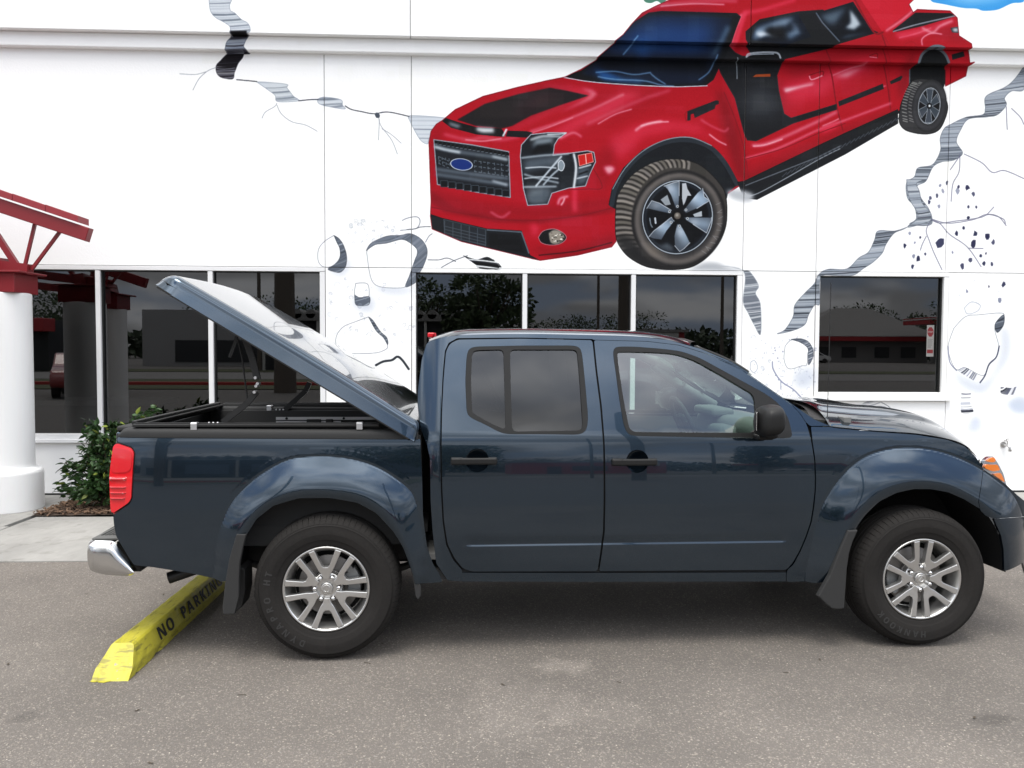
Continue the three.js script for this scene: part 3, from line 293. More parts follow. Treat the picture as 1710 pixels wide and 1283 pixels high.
  for (const s of spk) { fill('#59616b', s, { edge: '#15181d' }); clipTo(s, () => { const b = new THREE.Box2().setFromPoints(V2(s)); fill('#a9bacb', [b.min.x, b.max.y, b.max.x, b.max.y - 0.05, b.max.x - 0.02, b.min.y, b.min.x + 0.1, b.min.y + 0.1], { blur: 9, alpha: 0.95 }); fill('#e6edf4', [b.min.x + 0.02, b.max.y - 0.02, mixN(b.min.x, b.max.x, 0.55), b.max.y - 0.05, mixN(b.min.x, b.max.x, 0.4), mixN(b.min.y, b.max.y, 0.45)], { blur: 6, alpha: 0.7 }); fill('#2f3a48', [b.min.x, b.min.y, b.max.x, b.min.y + 0.05, b.max.x, b.min.y], { blur: 8, alpha: 0.8 }); }); line('#d9e0e7', 1.6, s.slice(0, 8), { curve: false, alpha: 0.8 }); }
  { const o = [2.216,3.136]; ell(o[0], o[1], 0.065, 0.065, '#0b0d10'); ell(o[0], o[1], 0.038, 0.038, '#6a645e'); ell(o[0] - 0.005, o[1] + 0.008, 0.014, 0.014, '#e1ddd6', 0, { blur: 2 }); for (const b of [[2.124,3.181], [2.215,3.241], [2.311,3.202], [2.329,3.107], [2.24,3.022], [2.145,3.064]]) { ell(b[0], b[1], 0.014, 0.014, '#d5dade'); ell(b[0], b[1], 0.007, 0.007, '#16181b'); } }
  for (let i = 0; i < 9; i++) { const t = -0.9 + i * 0.15, o = [2.224,3.119]; x.save(); x.translate(PX(o[0] + 0.475 * Math.cos(t)), PY(o[1] + 0.495 * Math.sin(t))); x.rotate(-t + 1.57); x.strokeStyle = '#a7aaad'; x.globalAlpha = 0.45; x.lineWidth = 1.4; x.beginPath(); x.moveTo(-3, -6); x.lineTo(rr(-2, 3), rr(4, 7)); if (i % 2) x.lineTo(4, -5); x.stroke(); x.restore(); }
  fill('#15171b', [4.833,4.799,5.01,4.812,5.236,4.801,5.24,4.661,5.208,4.564,5.17,4.485,4.836,4.557], {});
  // rear wheel
  const ty2 = [4.721,4.322,4.739,4.419,4.795,4.556,4.853,4.664,4.973,4.695,5.115,4.659,5.219,4.525,5.274,4.39,5.238,4.233,5.17,4.125,5.05,4.084,4.908,4.092,4.786,4.129,4.724,4.206];
  fill('#3c3c3e', ty2, { curve: true, edge: '#1a1a1c', ew: 2 }); for (let i = 0; i < 16; i++) { const a = [4.863,4.654,4.785,4.556,4.749,4.4,4.764,4.226], q = new THREE.SplineCurve(V2(a)).getPoint(i / 15); for (let k = 0; k < 3; k++) line('#a5a5a3', 2.2, [q.x + k * 0.075, q.y + 0.004 * k, q.x + 0.05 + k * 0.075, q.y - 0.012], { alpha: 0.75 - k * 0.15 }); }
  { const o = [5.061,4.396]; ell(o[0], o[1], 0.20, 0.295, '#2c2c2e', 0.12); ell(o[0], o[1], 0.165, 0.25, '#55565a', 0.12, { w: 7, blur: 4 }); ell(o[0], o[1], 0.128, 0.205, '#17191d', 0.1); ell(o[0], o[1], 0.124, 0.20, '#a2a8ae', 0.1, { w: 2 });
    for (let k = 0; k < 6; k++) { const t = k * 1.047 + 0.5, c = Math.cos(t), s = Math.sin(t), e = [o[0] + 0.116 * c, o[1] + 0.188 * s], n = [-s * 0.026, c * 0.034]; fill('#4a525b', [o[0] + n[0] * 0.5, o[1] + n[1] * 0.5, e[0] + n[0] * 1.5, e[1] + n[1] * 1.5, e[0] - n[0] * 1.5, e[1] - n[1] * 1.5, o[0] - n[0] * 0.5, o[1] - n[1] * 0.5], { edge: '#b1b7bd', ew: 1 }); }
    ell(o[0], o[1], 0.03, 0.035, '#1a1c20'); ell(o[0] + 0.003, o[1], 0.012, 0.014, '#dadfe3'); }
  // roller texture: faint unevenness of the white coat
  for (let i = 0; i < 900; i++) { x.globalAlpha = rr(0.01, 0.035); x.fillStyle = rnd() < 0.5 ? '#d9d6cf' : '#ffffff'; x.fillRect(rr(0, 2048), rr(0, 1260), rr(10, 120), rr(4, 60)); }
  x.globalAlpha = 1;
  { const im = x.getImageData(0, 0, 2048, 1260), d = im.data, lut = Array.from({ length: 256 }, (_, i) => Math.round(255 * Math.pow(i / 255, 1.28))); for (let i = 0; i < d.length; i += 4) for (let k = 0; k < 3; k++) d[i + k] = lut[d[i + k]]; x.putImageData(im, 0, 0); }  // wall paint is duller than screen colours
  const t = new THREE.CanvasTexture(c); t.colorSpace = THREE.SRGBColorSpace; t.magFilter = THREE.LinearFilter; return t;
}

// ---------------------------------------------------------------- ground
function stoneTex(n, metres, base, count, pal, rMin, rMax) {
  const f = new Float32Array(n * n * 3), h = new Float32Array(n * n);
  for (let j = 0; j < n; j++) for (let i = 0; i < n; i++) { const v = 0.75 + 0.5 * rnd() * 0.9, o = (j * n + i) * 3; f[o] = base[0] * v; f[o + 1] = base[1] * v; f[o + 2] = base[2] * v; h[j * n + i] = 0.25 + 0.2 * rnd(); }
  for (let k = 0; k < count; k++) {
    const cx = rnd() * n, cy = rnd() * n, r = rMin + (rMax - rMin) * rnd() * rnd(), e = rr(0.6, 1), t = rnd() * 3.14, c = Math.cos(t), s = Math.sin(t), p = pal[Math.floor(rnd() * pal.length)], g = rr(0.75, 1.25), hh = rr(0.4, 1), R = Math.ceil(r);
    for (let y = -R; y <= R; y++) for (let x = -R; x <= R; x++) { const u = (x * c + y * s) / r, v = (-x * s + y * c) / (r * e), q = u * u + v * v; if (q > 1) continue; const X = (Math.floor(cx) + x + n) % n, Y = (Math.floor(cy) + y + n) % n, o = (Y * n + X) * 3; f[o] = p[0] * g; f[o + 1] = p[1] * g; f[o + 2] = p[2] * g; h[Y * n + X] = 0.35 + hh * 0.6 * Math.sqrt(1 - q); }
  }
  return [noiseTex(n, (x, y) => { const o = (y * n + x) * 3; return [f[o], f[o + 1], f[o + 2]]; }), noiseTex(n, (x, y) => { const v = h[y * n + x]; return [v, v, v]; }, false)];
}
const [asphMap, asphBump] = stoneTex(2048, 4.2, [0.105, 0.098, 0.092], 190000, [[0.15, 0.14, 0.13], [0.19, 0.178, 0.165], [0.12, 0.112, 0.105], [0.10, 0.094, 0.088], [0.17, 0.155, 0.14], [0.22, 0.205, 0.185], [0.14, 0.13, 0.12], [0.19, 0.175, 0.155], [0.15, 0.145, 0.14]], 1.0, 3.0);
{ // sparse pale chips on top, in both maps
  const d = asphMap.image.data, b = asphBump.image.data, n = 2048;
  for (let k = 0; k < 2600; k++) { const cx = Math.floor(rnd() * n), cy = Math.floor(rnd() * n), r = rr(0.6, 1.9), v = rr(125, 185); for (let y = -3; y <= 3; y++) for (let x = -3; x <= 3; x++) if (x * x + y * y * rr(0.7, 1.5) <= r * r) { const o = (((cy + y + n) % n) * n + ((cx + x + n) % n)) * 4; d[o] = v; d[o + 1] = v * 0.975; d[o + 2] = v * 0.93; b[o] = b[o + 1] = b[o + 2] = 235; } }
}
const asphaltMat = std(1, 0.86, 0, { map: asphMap, bumpMap: asphBump, bumpScale: 0.006, vertexColors: true });
function blotch(x, z) { const a = fbm(x * 0.7 + 50, z * 0.9 + 20, 4), b = fbm(x * 2.6 + 5, z * 3.1 + 9, 4), c = fbm(x * 0.25, z * 0.3 + 90, 2); return 0.50 + 0.52 * a + 0.36 * b + 0.24 * c; }
function sheet(x0, x1, z0, z1, nx, nz, y, uvS, cf) {
  const g = fromGrid(nx, nz, (u, v) => V3(mixN(x0, x1, u), y, mixN(z1, z0, v)), (p) => [p.x / uvS, p.z / uvS]);
  if (cf) { const p = g.attributes.position, c = new Float32Array(p.count * 3); for (let i = 0; i < p.count; i++) { const k = cf(p.getX(i), p.getZ(i)); c.set(Array.isArray(k) ? k : [k, k, k], i * 3); } g.setAttribute('color', new THREE.BufferAttribute(c, 3)); }
  return g;
}
const WORN = [0.439,4.858,0.198,5.322,0.505,5.392];
const spots = []; for (let i = 0; i < WORN.length; i += 2) spots.push([WORN[i], WORN[i + 1], [0.16, 0.4, 0.3][i / 2], 0.8, [0.45, 0.16, 0.14][i / 2]]); for (let i = 0; i < 46; i++) spots.push([rr(-5, 6), rr(4.6, 8.4), rr(0.02, 0.16), rr(0.4, 1), rr(-0.4, 0.4)]);
const lotColor = (x, z) => { let k = blotch(x, z); for (const [a, b, r, e, s] of spots) { const d = Math.hypot((x - a) / r, (z - b) / (r * e)) + (fbm(x * 14, z * 14, 3) - 0.5) * 1.3; if (d < 1) k *= 1 + s * sstep(1, 0.5, d); } return [k * 1.06, k, k * 0.93]; };
tag(mesh('asphalt_lot', sheet(-7, 7, 2.75, 9.6, 420, 200, 0, 4.2, lotColor), asphaltMat), 'worn grey asphalt of the parking lot under the pickup', 'parking lot', null, 'structure');
{
  const m = std([0.115, 0.108, 0.1], 0.9, 0, { map: asphMap });
  m.color.setRGB(0.9, 0.9, 0.9);
  tag(mesh('ground', M([sheet(-450, 450, -450, 450, 8, 8, -0.03, 4.2)]), m), 'wide grey asphalt ground reaching the horizon', 'ground', null, 'structure');
  const g2 = M([sheet(-60, -7, 2.75, 9.6, 12, 4, -0.001, 4.2), sheet(7, 60, 2.75, 9.6, 12, 4, -0.001, 4.2), sheet(-60, 60, 9.6, 200, 20, 20, -0.001, 4.2)]);
  tag(mesh('parking_lot', g2, m), 'grey asphalt lot stretching away in front of the shop', 'parking lot', null, 'structure');
}
const concMap = noiseTex(1024, (x, y) => { const a = fbm(x / 170 + 3, y / 170, 5), b = fbm(x / 22, y / 60 + 7, 4), c = rnd(), k = 0.36 + 0.16 * a + 0.10 * b + 0.05 * (c - 0.5), st = sstep(0.62, 0.8, fbm(x / 60 + 90, y / 60, 4)) * 0.09; return [k * 1.03 - st, k - st, k * 0.93 - st]; });
const concBump = noiseTex(512, (x, y) => { const v = 0.5 + 0.3 * (rnd() - 0.5) + 0.3 * (fbm(x / 9, y / 30, 3) - 0.5); return [v, v, v]; }, false);
concBump.repeat.set(3, 3);
const concMat = std(0.55, 0.88, 0, { map: concMap, bumpMap: concBump, bumpScale: 0.003 });
{
  const walk = tag(thing('sidewalk'), 'pale concrete walk along the foot of the white wall', 'sidewalk', null, 'structure');
  const slab = (x0, x1, z0, z1, y = 0.012) => mesh('slab', worldUV(box(x1 - x0 - 0.008, 0.12, z1 - z0 - 0.006, (x0 + x1) / 2, y - 0.06, (z0 + z1) / 2, 0.006), 2.1, 'x', 'z', rr(0, 2), rr(0, 2)), concMat, walk);
  slab(-8.4, -6.4, 0, 2.75); slab(-6.4, -4.24, 1.55, 2.75, 0.013); slab(-6.4, -4.29, 0, 1.55, 0.016);
  for (let i = 0; i < 9; i++) { const x0 = -4.24 + i * 1.83; slab(x0, x0 + 1.83, 1.13, 2.75, 0.01 + (i % 2) * 0.002); if (i) slab(x0, x0 + 1.83, 0, 1.13, 0.014); }
  mesh('joint_filler', box(20, 0.06, 2.75, 2, -0.05, 1.375), std(0.06, 0.95), walk);
}
{ // planting bed with bark mulch
  tag(mesh('planting_bed', fromGrid(40, 16, (u, v) => V3(mixN(-4.285, -2.42, u), 0.012 + 0.02 * fbm(u * 20, v * 12), mixN(1.122, 0.01, v))), std([0.055, 0.036, 0.024], 0.95)), 'dark soil bed at the foot of the wall beside the white column', 'planting bed', null, 'structure');
  const chipG = box(0.045, 0.008, 0.014), im = new THREE.InstancedMesh(chipG, std(1, 0.9), 2600), d = new THREE.Object3D(), c = new THREE.Color();
  for (let i = 0; i < 2600; i++) { d.position.set(rr(-4.275, -2.43), 0.028 + rnd() * 0.028, rr(0.02, 1.115)); d.rotation.set(rr(-0.5, 0.5), rnd() * 6.3, rr(-0.4, 0.4)); d.scale.set(rr(0.4, 1.5), 1, rr(0.5, 1.7)); d.updateMatrix(); im.setMatrixAt(i, d.matrix); const k = rr(0.4, 1.6); c.setRGB(0.11 * k, 0.066 * k, 0.04 * k); im.setColorAt(i, c); }
  im.name = 'bark_mulch'; im.castShadow = im.receiveShadow = true; scene.add(tag(im, 'reddish brown bark mulch around the foot of the shrub', 'mulch', null, 'stuff'));
}

{ // bits of dead leaf and twig blown on to the asphalt
  const g = []; for (let i = 0; i < 70; i++) { const x = rr(-4.5, 4.5), z = rr(2.9, 7.6), a = rnd() * 6.28; g.push((i % 3 ? fromGrid(2, 1, (u, v) => V3((u - 0.5) * 0.022, 0.003 + 0.004 * Math.abs(u - 0.5), (v - 0.5) * 0.009)) : box(rr(0.02, 0.05), 0.002, 0.002, 0, 0.0025, 0)).rotateY(a).translate(x, 0, z)); }
  tag(mesh('leaf_litter', M(g), std([0.055, 0.042, 0.028], 0.9)), 'scattered bits of dead leaf and twig on the asphalt', 'litter', null, 'stuff');
}

// ---------------------------------------------------------------- the shop
const wallNoise = noiseTex(512, (x, y) => { const v = 0.5 + 0.5 * (fbm(x / 5, y / 5, 3) - 0.5) + 0.2 * (rnd() - 0.5); return [v, v, v]; }, false);
const wallTone = noiseTex(512, (x, y) => { const k = 0.80 + 0.05 * (fbm(x / 60, y / 90, 4) - 0.5); return [k, k * 0.997, k * 0.985]; });
const whiteWall = std(1, 0.75, 0, { map: wallTone, bumpMap: wallNoise, bumpScale: 0.0025 });
const muralTex = muralCanvas();
const muralMat = phys([0.92, 0.92, 0.92], { roughness: 0.85, specularIntensity: 0.35, map: muralTex, bumpMap: wallNoise.clone(), bumpScale: 0.002 });
muralMat.bumpMap.repeat.set(7, 4); muralMat.bumpMap.needsUpdate = true;
const shop = thing('shop_building', 'white single-storey shop with dark windows and a mural of a red pickup bursting through cracks', 'shop');
const muralUV = (g) => { const p = g.attributes.position, u = new Float32Array(p.count * 2); for (let i = 0; i < p.count; i++) { u[2 * i] = (p.getX(i) - MX0) / MW; u[2 * i + 1] = p.getY(i) / MH; } g.setAttribute('uv', new THREE.BufferAttribute(u, 2)); return g; };
const GAP = 0.0035, TOPJ = 2.529;
function wallPanel(x0, x1, y0, y1, z = 0, name = 'wall_panel', th = 0.16, bev = 0.004) {
  const painted = x0 > -7.3 && x1 < MX0 + MW + 0.05, g = box(x1 - x0 - 2 * GAP, y1 - y0 - 2 * GAP, th, (x0 + x1) / 2, (y0 + y1) / 2, z - th / 2, bev);
  return mesh(name, painted ? muralUV(g) : worldUV(g, 1.7), painted ? muralMat : whiteWall, shop);
}
const JX = [-1.691, -0.745, 2.965, 3.803, 5.298, 6.7];
wallPanel(-12, -7.2, TOPJ, 4.845); wallPanel(-7.2, -1.691, TOPJ, 4.845);
for (let i = 0; i < 5; i++) wallPanel(JX[i], JX[i + 1], TOPJ, 4.845);
wallPanel(6.7, 12, TOPJ, 4.845); wallPanel(6.7, 12, 0.03, TOPJ);
// lower piers and the panels under the windows
wallPanel(-1.691, -0.745, 0.03, TOPJ); wallPanel(2.965, 3.803, 0.03, TOPJ); wallPanel(5.345, 6.7, 0.03, TOPJ); wallPanel(3.803, 5.345, 0.03, 1.066); wallPanel(-0.745, 2.965, 0.03, 0.59); wallPanel(-7.2, -1.691, 0.03, 0.59); wallPanel(-12, -7.2, 0.03, TOPJ);
// stepped ledge under the parapet
const ledge = (x0, x1) => {
  const painted = x0 >= -7.3;
  const pr = V2([-0.16, 0, 0.05, 0, 0.066, 0.004, 0.07, 0.012, 0.07, 0.145, 0.06, 0.155, -0.16, 0.155]);
  const g = extr(pr.map((p) => new THREE.Vector2(p.x, p.y)), x1 - x0, 0).rotateY(-Math.PI / 2).applyMatrix4(new THREE.Matrix4().makeScale(1, 1, 1));
  // the profile's x runs to +z after the turn
  g.applyMatrix4(new THREE.Matrix4().makeTranslation(x1, 4.838, 0)); mesh('ledge', painted ? muralUV(g) : worldUV(g, 1.7), painted ? muralMat : whiteWall, shop);
};
ledge(-7.2, 6.7); ledge(-12, -7.2); ledge(6.7, 12);
for (const [a, b] of [[-12, -7.2], [-7.2, -0.744], [-0.744, 2.965], [2.965, 6.7], [6.7, 12]]) wallPanel(a, b, 4.989, 6.3, 0.14, 'parapet_panel', 0.3, 0.008);
mesh('parapet_cap', box(24.2, 0.08, 0.5, 0, 6.33, 0.02, 0.01), whiteWall, shop);
mesh('joint_backing', M([box(24, 2.34, 0.03, 0, 3.67, -0.032), box(0.8, 2.4, 0.03, 3.38, 1.25, -0.032), box(0.9, 2.4, 0.03, -1.22, 1.25, -0.032), box(6.6, 2.4, 0.03, 8.68, 1.25, -0.032), box(1.5, 0.9, 0.03, 4.55, 0.5, -0.032), box(24, 1.3, 0.03, 0, 5.65, 0.1)]), std(0.30, 0.9), shop);
mesh('footing', box(24, 0.1, 0.15, 0, -0.02, -0.085), std(0.05, 0.9), shop);
// windows
const alu = std(0.70, 0.42, 0.05), aluPaint = std(0.80, 0.5, 0), dark = std(0.012, 0.6);
const tint = phys([0.13, 0.14, 0.14], { roughness: 0.0, transmission: 1, thickness: 0, ior: 1.86, specularIntensity: 1 });
function windowUnit(label, x0, x1, y0, y1, mull, frameMat, painted, sillDepth = 0.05) {
  const w = tag(sub('window', shop), label), F = 0.045, zf = 0.012, d = 0.13;
  const P = (g) => (painted ? muralUV(g) : g);
  const fm = frameMat;
  mesh('frame', P(M([box(x1 - x0, F, d, (x0 + x1) / 2, y1 - F / 2, zf - d / 2, 0.004), box(x1 - x0, 0.052, d, (x0 + x1) / 2, y0 + 0.026, zf - d / 2, 0.004), box(F, y1 - y0 - F - 0.052, d, x0 + F / 2, (y0 + y1) / 2, zf - 0.002 - d / 2, 0.004), box(F + 0.012, y1 - y0 - F - 0.052, d, x1 - F / 2 - 0.006, (y0 + y1) / 2, zf - 0.002 - d / 2, 0.004)])), fm, w);
  for (const m of mull) mesh('mullion', box(0.052, y1 - y0 - F - 0.052, d, m, (y0 + y1) / 2, zf - 0.004 - d / 2, 0.004), alu, w);
  const xs = [x0 + F, ...mull, x1 - F];
  for (let i = 0; i < xs.length - 1; i++) {
    const a = xs[i] + (i ? 0.026 : 0), b = xs[i + 1] - (i < xs.length - 2 ? 0.026 : 0.012);
    mesh('pane', new THREE.PlaneGeometry(b - a, y1 - y0 - F - 0.052).translate((a + b) / 2, (y0 + y1) / 2 + 0.003, -0.055), tint, w);
    mesh('gasket', M([box(0.012, y1 - y0 - F - 0.052, 0.028, a + 0.006, (y0 + y1) / 2 + 0.003, -0.036), box(0.012, y1 - y0 - F - 0.052, 0.028, b - 0.006, (y0 + y1) / 2 + 0.003, -0.036), box(b - a - 0.024, 0.012, 0.028, (a + b) / 2, y1 - F - 0.006, -0.036)]), dark, w);
  }
  if (sillDepth) mesh('sill', M([box(x1 - x0 + 0.09, 0.042, 0.16 + sillDepth, (x0 + x1) / 2, y0 - 0.022, sillDepth - 0.105, 0.006)]), aluPaint, w);
  return w;
}
const frameMural = std(0.86, 0.45, 0.05, { map: muralTex });
windowUnit('long dark window of three panes behind the raised bed cover', -6.6, -1.693, 0.637, 2.525, [-5.4, -4.145, -2.938], alu, false);
windowUnit('dark window of three panes above the cab roof', -0.741, 2.962, 0.637, 2.526, [0.512, 1.730], frameMural, true);
windowUnit('square dark window above the bonnet with a stop sticker', 3.807, 5.341, 1.113, 2.526, [], frameMural, true);
// dim interior
const inner = std([0.05, 0.047, 0.045], 0.9), innerB = std([0.16, 0.155, 0.15], 0.9);
mesh('interior_wall', M([box(24, 3.4, 0.1, 0, 1.7, -6.5), box(0.1, 3.4, 6.3, -12, 1.7, -3.3), box(0.1, 3.4, 6.3, 12, 1.7, -3.3), box(0.1, 3.4, 6.3, -1.2, 1.7, -3.4), box(0.1, 3.4, 6.3, 3.4, 1.7, -3.4)]), inner, shop);
mesh('interior_floor', box(24, 0.1, 6.5, 0, -0.04, -3.35), inner, shop);
mesh('interior_ceiling', box(24, 0.1, 6.5, 0, 3.3, -3.35), inner, shop);
mesh('roof', box(24, 0.2, 6.9, 0, 5.4, -3.4), std(0.4, 0.9), shop);
mesh('back_wall', M([box(24, 5.4, 0.15, 0, 2.7, -6.7), box(0.15, 5.4, 6.5, -12.1, 2.7, -3.4), box(0.15, 5.4, 6.5, 12.1, 2.7, -3.4)]), whiteWall, shop);
{ // a counter just inside the left window
  const t = thing('counter', 'long pale counter on posts inside the left window', 'counter', [0, 0, 0]);
  mesh('countertop', box(2.4, 0.06, 0.7, -4.9, 1.0, -0.75, 0.01), innerB, t);
  for (const x of [-5.9, -4.0]) mesh('leg', box(0.06, 0.97, 0.06, x, 0.485, -0.55), innerB, t);
  mesh('shelf', box(2.2, 0.03, 0.5, -4.9, 0.55, -0.8), inner, t);
}
{ // notice on the outer pane face, dimming of tinted glass put into its colour
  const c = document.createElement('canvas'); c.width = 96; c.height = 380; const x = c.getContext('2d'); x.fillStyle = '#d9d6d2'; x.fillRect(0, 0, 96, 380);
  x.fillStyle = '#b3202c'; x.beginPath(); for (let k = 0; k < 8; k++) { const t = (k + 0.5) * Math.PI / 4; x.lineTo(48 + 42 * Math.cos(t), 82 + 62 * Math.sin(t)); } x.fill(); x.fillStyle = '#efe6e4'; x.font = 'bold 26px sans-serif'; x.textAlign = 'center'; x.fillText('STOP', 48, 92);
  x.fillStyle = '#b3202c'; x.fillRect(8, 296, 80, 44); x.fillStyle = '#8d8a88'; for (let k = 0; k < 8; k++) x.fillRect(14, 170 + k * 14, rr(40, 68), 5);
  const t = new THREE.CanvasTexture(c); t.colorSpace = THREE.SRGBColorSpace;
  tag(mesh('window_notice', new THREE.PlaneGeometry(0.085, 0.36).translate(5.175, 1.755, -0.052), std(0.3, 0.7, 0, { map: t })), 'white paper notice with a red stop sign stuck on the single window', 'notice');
}
{ // hose tap low on the wall at the right
  const t = thing('hose_tap', 'small chrome hose tap low on the white wall right of the bonnet', 'tap', [6.035, 0.565, 0]);
  const chr = std([0.55, 0.54, 0.53], 0.25, 1);
  mesh('flange', cyl(0.035, 0.038, 0.012, 20).rotateX(Math.PI / 2).translate(0, 0, 0.006), chr, t);
  mesh('spout', M([cyl(0.013, 0.015, 0.075, 12).rotateX(Math.PI / 2).translate(0, 0, 0.045), tube([V3(0, 0.005, 0.075), V3(0.008, -0.01, 0.095), V3(0.012, -0.05, 0.105)], 0.014, 10), cyl(0.02, 0.02, 0.022, 12).translate(0.012, -0.055, 0.105)]), chr, t);
  mesh('handle', M([new THREE.TorusGeometry(0.026, 0.006, 8, 20).rotateX(Math.PI / 2).rotateZ(0.5).translate(-0.01, 0.062, 0.075), cyl(0.006, 0.006, 0.06, 8).translate(0, 0.03, 0.075), box(0.05, 0.006, 0.008, -0.01, 0.062, 0.075), box(0.008, 0.006, 0.05, -0.01, 0.062, 0.075)]), chr, t);
}

// ---------------------------------------------------------------- entrance canopy
const redPaint = std([0.19, 0.008, 0.013], 0.42, 0), redDark = redPaint, redRoof = std([0.25, 0.018, 0.026], 0.5, 0.0);
const columnMat = std(1, 0.7, 0, { map: wallTone, bumpMap: wallNoise, bumpScale: 0.002 });
{
  const t = thing('entrance_canopy', 'red steel gabled entrance canopy on thick round white columns at the left edge', 'canopy');
  const column = (x, z) => {
    const prof = [[0.30, 0], [0.305, 0.01], [0.305, 0.36], [0.300, 0.385], [0.285, 0.405], [0.24, 0.418], [0.234, 0.43], [0.232, 0.47], [0.232, 2.14], [0.226, 2.152], [0.21, 2.158], [0, 2.16]];
    mesh('column', new THREE.LatheGeometry(prof.map((p) => new THREE.Vector2(...p)), 64).translate(x, 0.015, z), columnMat, t);
    mesh('column_cap', M([box(0.42, 0.19, 0.42, x, 2.262, z, 0.006), box(0.52, 0.018, 0.5, x + 0.02, 2.366, z, 0.004)]), redPaint, t);
  };
  column(-4.70, 0.75); column(-5.15, 2.35); column(-8.5, 0.75); column(-8.1, 2.35);
  const truss = (z, xr, slope, yr, xm) => {
    // lower chord, rafters and web members of one gable truss
    const xl = 2 * xm - xr, yt = yr + (xr - xm) * slope;
    mesh('lower_chord', M([bar(V3(xr - 0.62, 2.40, z), V3(xm, 2.40 + (xr - 0.62 - xm) * 0.12, z), 0.10, 0.12), bar(V3(xl + 0.62, 2.40, z), V3(xm, 2.40 + (xr - 0.62 - xm) * 0.12, z), 0.10, 0.12)]), redDark, t);
    for (const s of [1, -1]) {
      const X = (x) => (s > 0 ? x : 2 * xm - x), at = (x) => V3(X(x), yr + (xr - x) * slope, z);
      mesh('strut', bar(V3(X(xr - 0.61), 2.40, z), at(xr - 0.31), 0.028, 0.028), redDark, t);
      mesh('strut', bar(V3(X(xr - 0.68), 2.41, z), at(xr - 0.56), 0.028, 0.028), redDark, t);
      mesh('strut', bar(V3(X(xr - 0.74), 2.42, z), at(xr - 1.15), 0.055, 0.05), redDark, t);
      mesh('strut', bar(V3(X(xr - 1.7), 2.5, z), at(xr - 1.2), 0.04, 0.04), redDark, t);
      mesh('strut', bar(V3(X(xr - 1.75), 2.52, z), at(xr - 2.2), 0.04, 0.04), redDark, t);
    }
  };
  const SL = 0.327, xr = -3.80, yr = 2.80, xm = -6.6;
  truss(0.8, xr, SL, yr - 0.1, xm);
  truss(2.35, -4.75, SL, 2.72, xm);
  // rafters with squared ends
  for (const [z, X, Y] of [[0.9, xr, yr], [2.44, -4.62, 2.60]]) for (const s of [1, -1]) {
    const a = new THREE.Vector2(X, Y), b = new THREE.Vector2(xm, Y + (X - xm) * SL), n = new THREE.Vector2(SL, 1).normalize().multiplyScalar(-0.135);
    const p = [a, b, b.clone().add(new THREE.Vector2(0, n.y * 1.05)), a.clone().add(new THREE.Vector2(n.x, n.y))].map((q) => new THREE.Vector2(s > 0 ? q.x : 2 * xm - q.x, q.y));
    mesh('rafter', extr(p, 0.10, 0.006).translate(0, 0, z - 0.1), redPaint, t);
  }
  // ribbed roof sheets resting above the rafters
  for (const s of [1, -1]) for (let k = 0; k < 9; k++) {
    const x0 = xr - 0.09 - k * 0.31, x1 = x0 - 0.306, y = (x) => yr + (xr - x) * SL + 0.018, X = (x) => (s > 0 ? x : 2 * xm - x);
    if (x1 < xm - 0.01) continue;
    const zf = 0.93;
    mesh('roof_sheet', extr(V2([X(x0), y(x0), X(x1), y(x1), X(x1), y(x1) + 0.07, X(x0), y(x0) + 0.065]), 0.22, 0.003).translate(0, 0, zf - 0.22), redRoof, t);
  }
  for (const [a, b] of [[-4.7, -5.1], [-8.5, -8.1]]) mesh('beam', bar(V3(a, 2.44, 0.6), V3(b, 2.44, 2.4), 0.12, 0.12), redDark, t);
}

// ---------------------------------------------------------------- shrub
function leafGeo(l, w) {
  const g = fromGrid(4, 2, (u, v) => { const k = Math.sin(Math.PI * Math.pow(u, 0.8)) * w * (1 - 0.25 * u); return V3((v - 0.5) * k * 2, Math.abs(v - 0.5) * w * 0.55 - 0.35 * l * u * u, u * l); });
  return g;
}
const leafMat = phys([1, 1, 1], { roughness: 0.42, vertexColors: true, specularIntensity: 0.6, transmission: 0.12, thickness: 0, side: THREE.DoubleSide });
function leafCloud(n, place, size, colorF, base) {
  const b = base.toNonIndexed(), bp = b.attributes.position, bn = b.attributes.normal, k = bp.count, pos = new Float32Array(n * k * 3), nor = new Float32Array(n * k * 3), col = new Float32Array(n * k * 3), m = new THREE.Matrix4(), q = new THREE.Quaternion(), v = new THREE.Vector3(), nm = new THREE.Matrix3();
  for (let i = 0; i < n; i++) {
    const { p, dir } = place(i), c = colorF(p), s = size();
    q.setFromUnitVectors(V3(0, 0, 1), dir.clone().normalize()); q.multiply(new THREE.Quaternion().setFromAxisAngle(V3(0, 0, 1), rr(-1.2, 1.2))); m.compose(p, q, V3(s, s, s)); nm.getNormalMatrix(m);
    for (let j = 0; j < k; j++) { v.fromBufferAttribute(bp, j).applyMatrix4(m); const o = (i * k + j) * 3; pos.set([v.x, v.y, v.z], o); v.fromBufferAttribute(bn, j).applyMatrix3(nm).normalize(); nor.set([v.x, v.y, v.z], o); col.set(c, o); }
  }
  const g = new THREE.BufferGeometry(); g.setAttribute('position', new THREE.BufferAttribute(pos, 3)); g.setAttribute('normal', new THREE.BufferAttribute(nor, 3)); g.setAttribute('color', new THREE.BufferAttribute(col, 3)); return g;
}
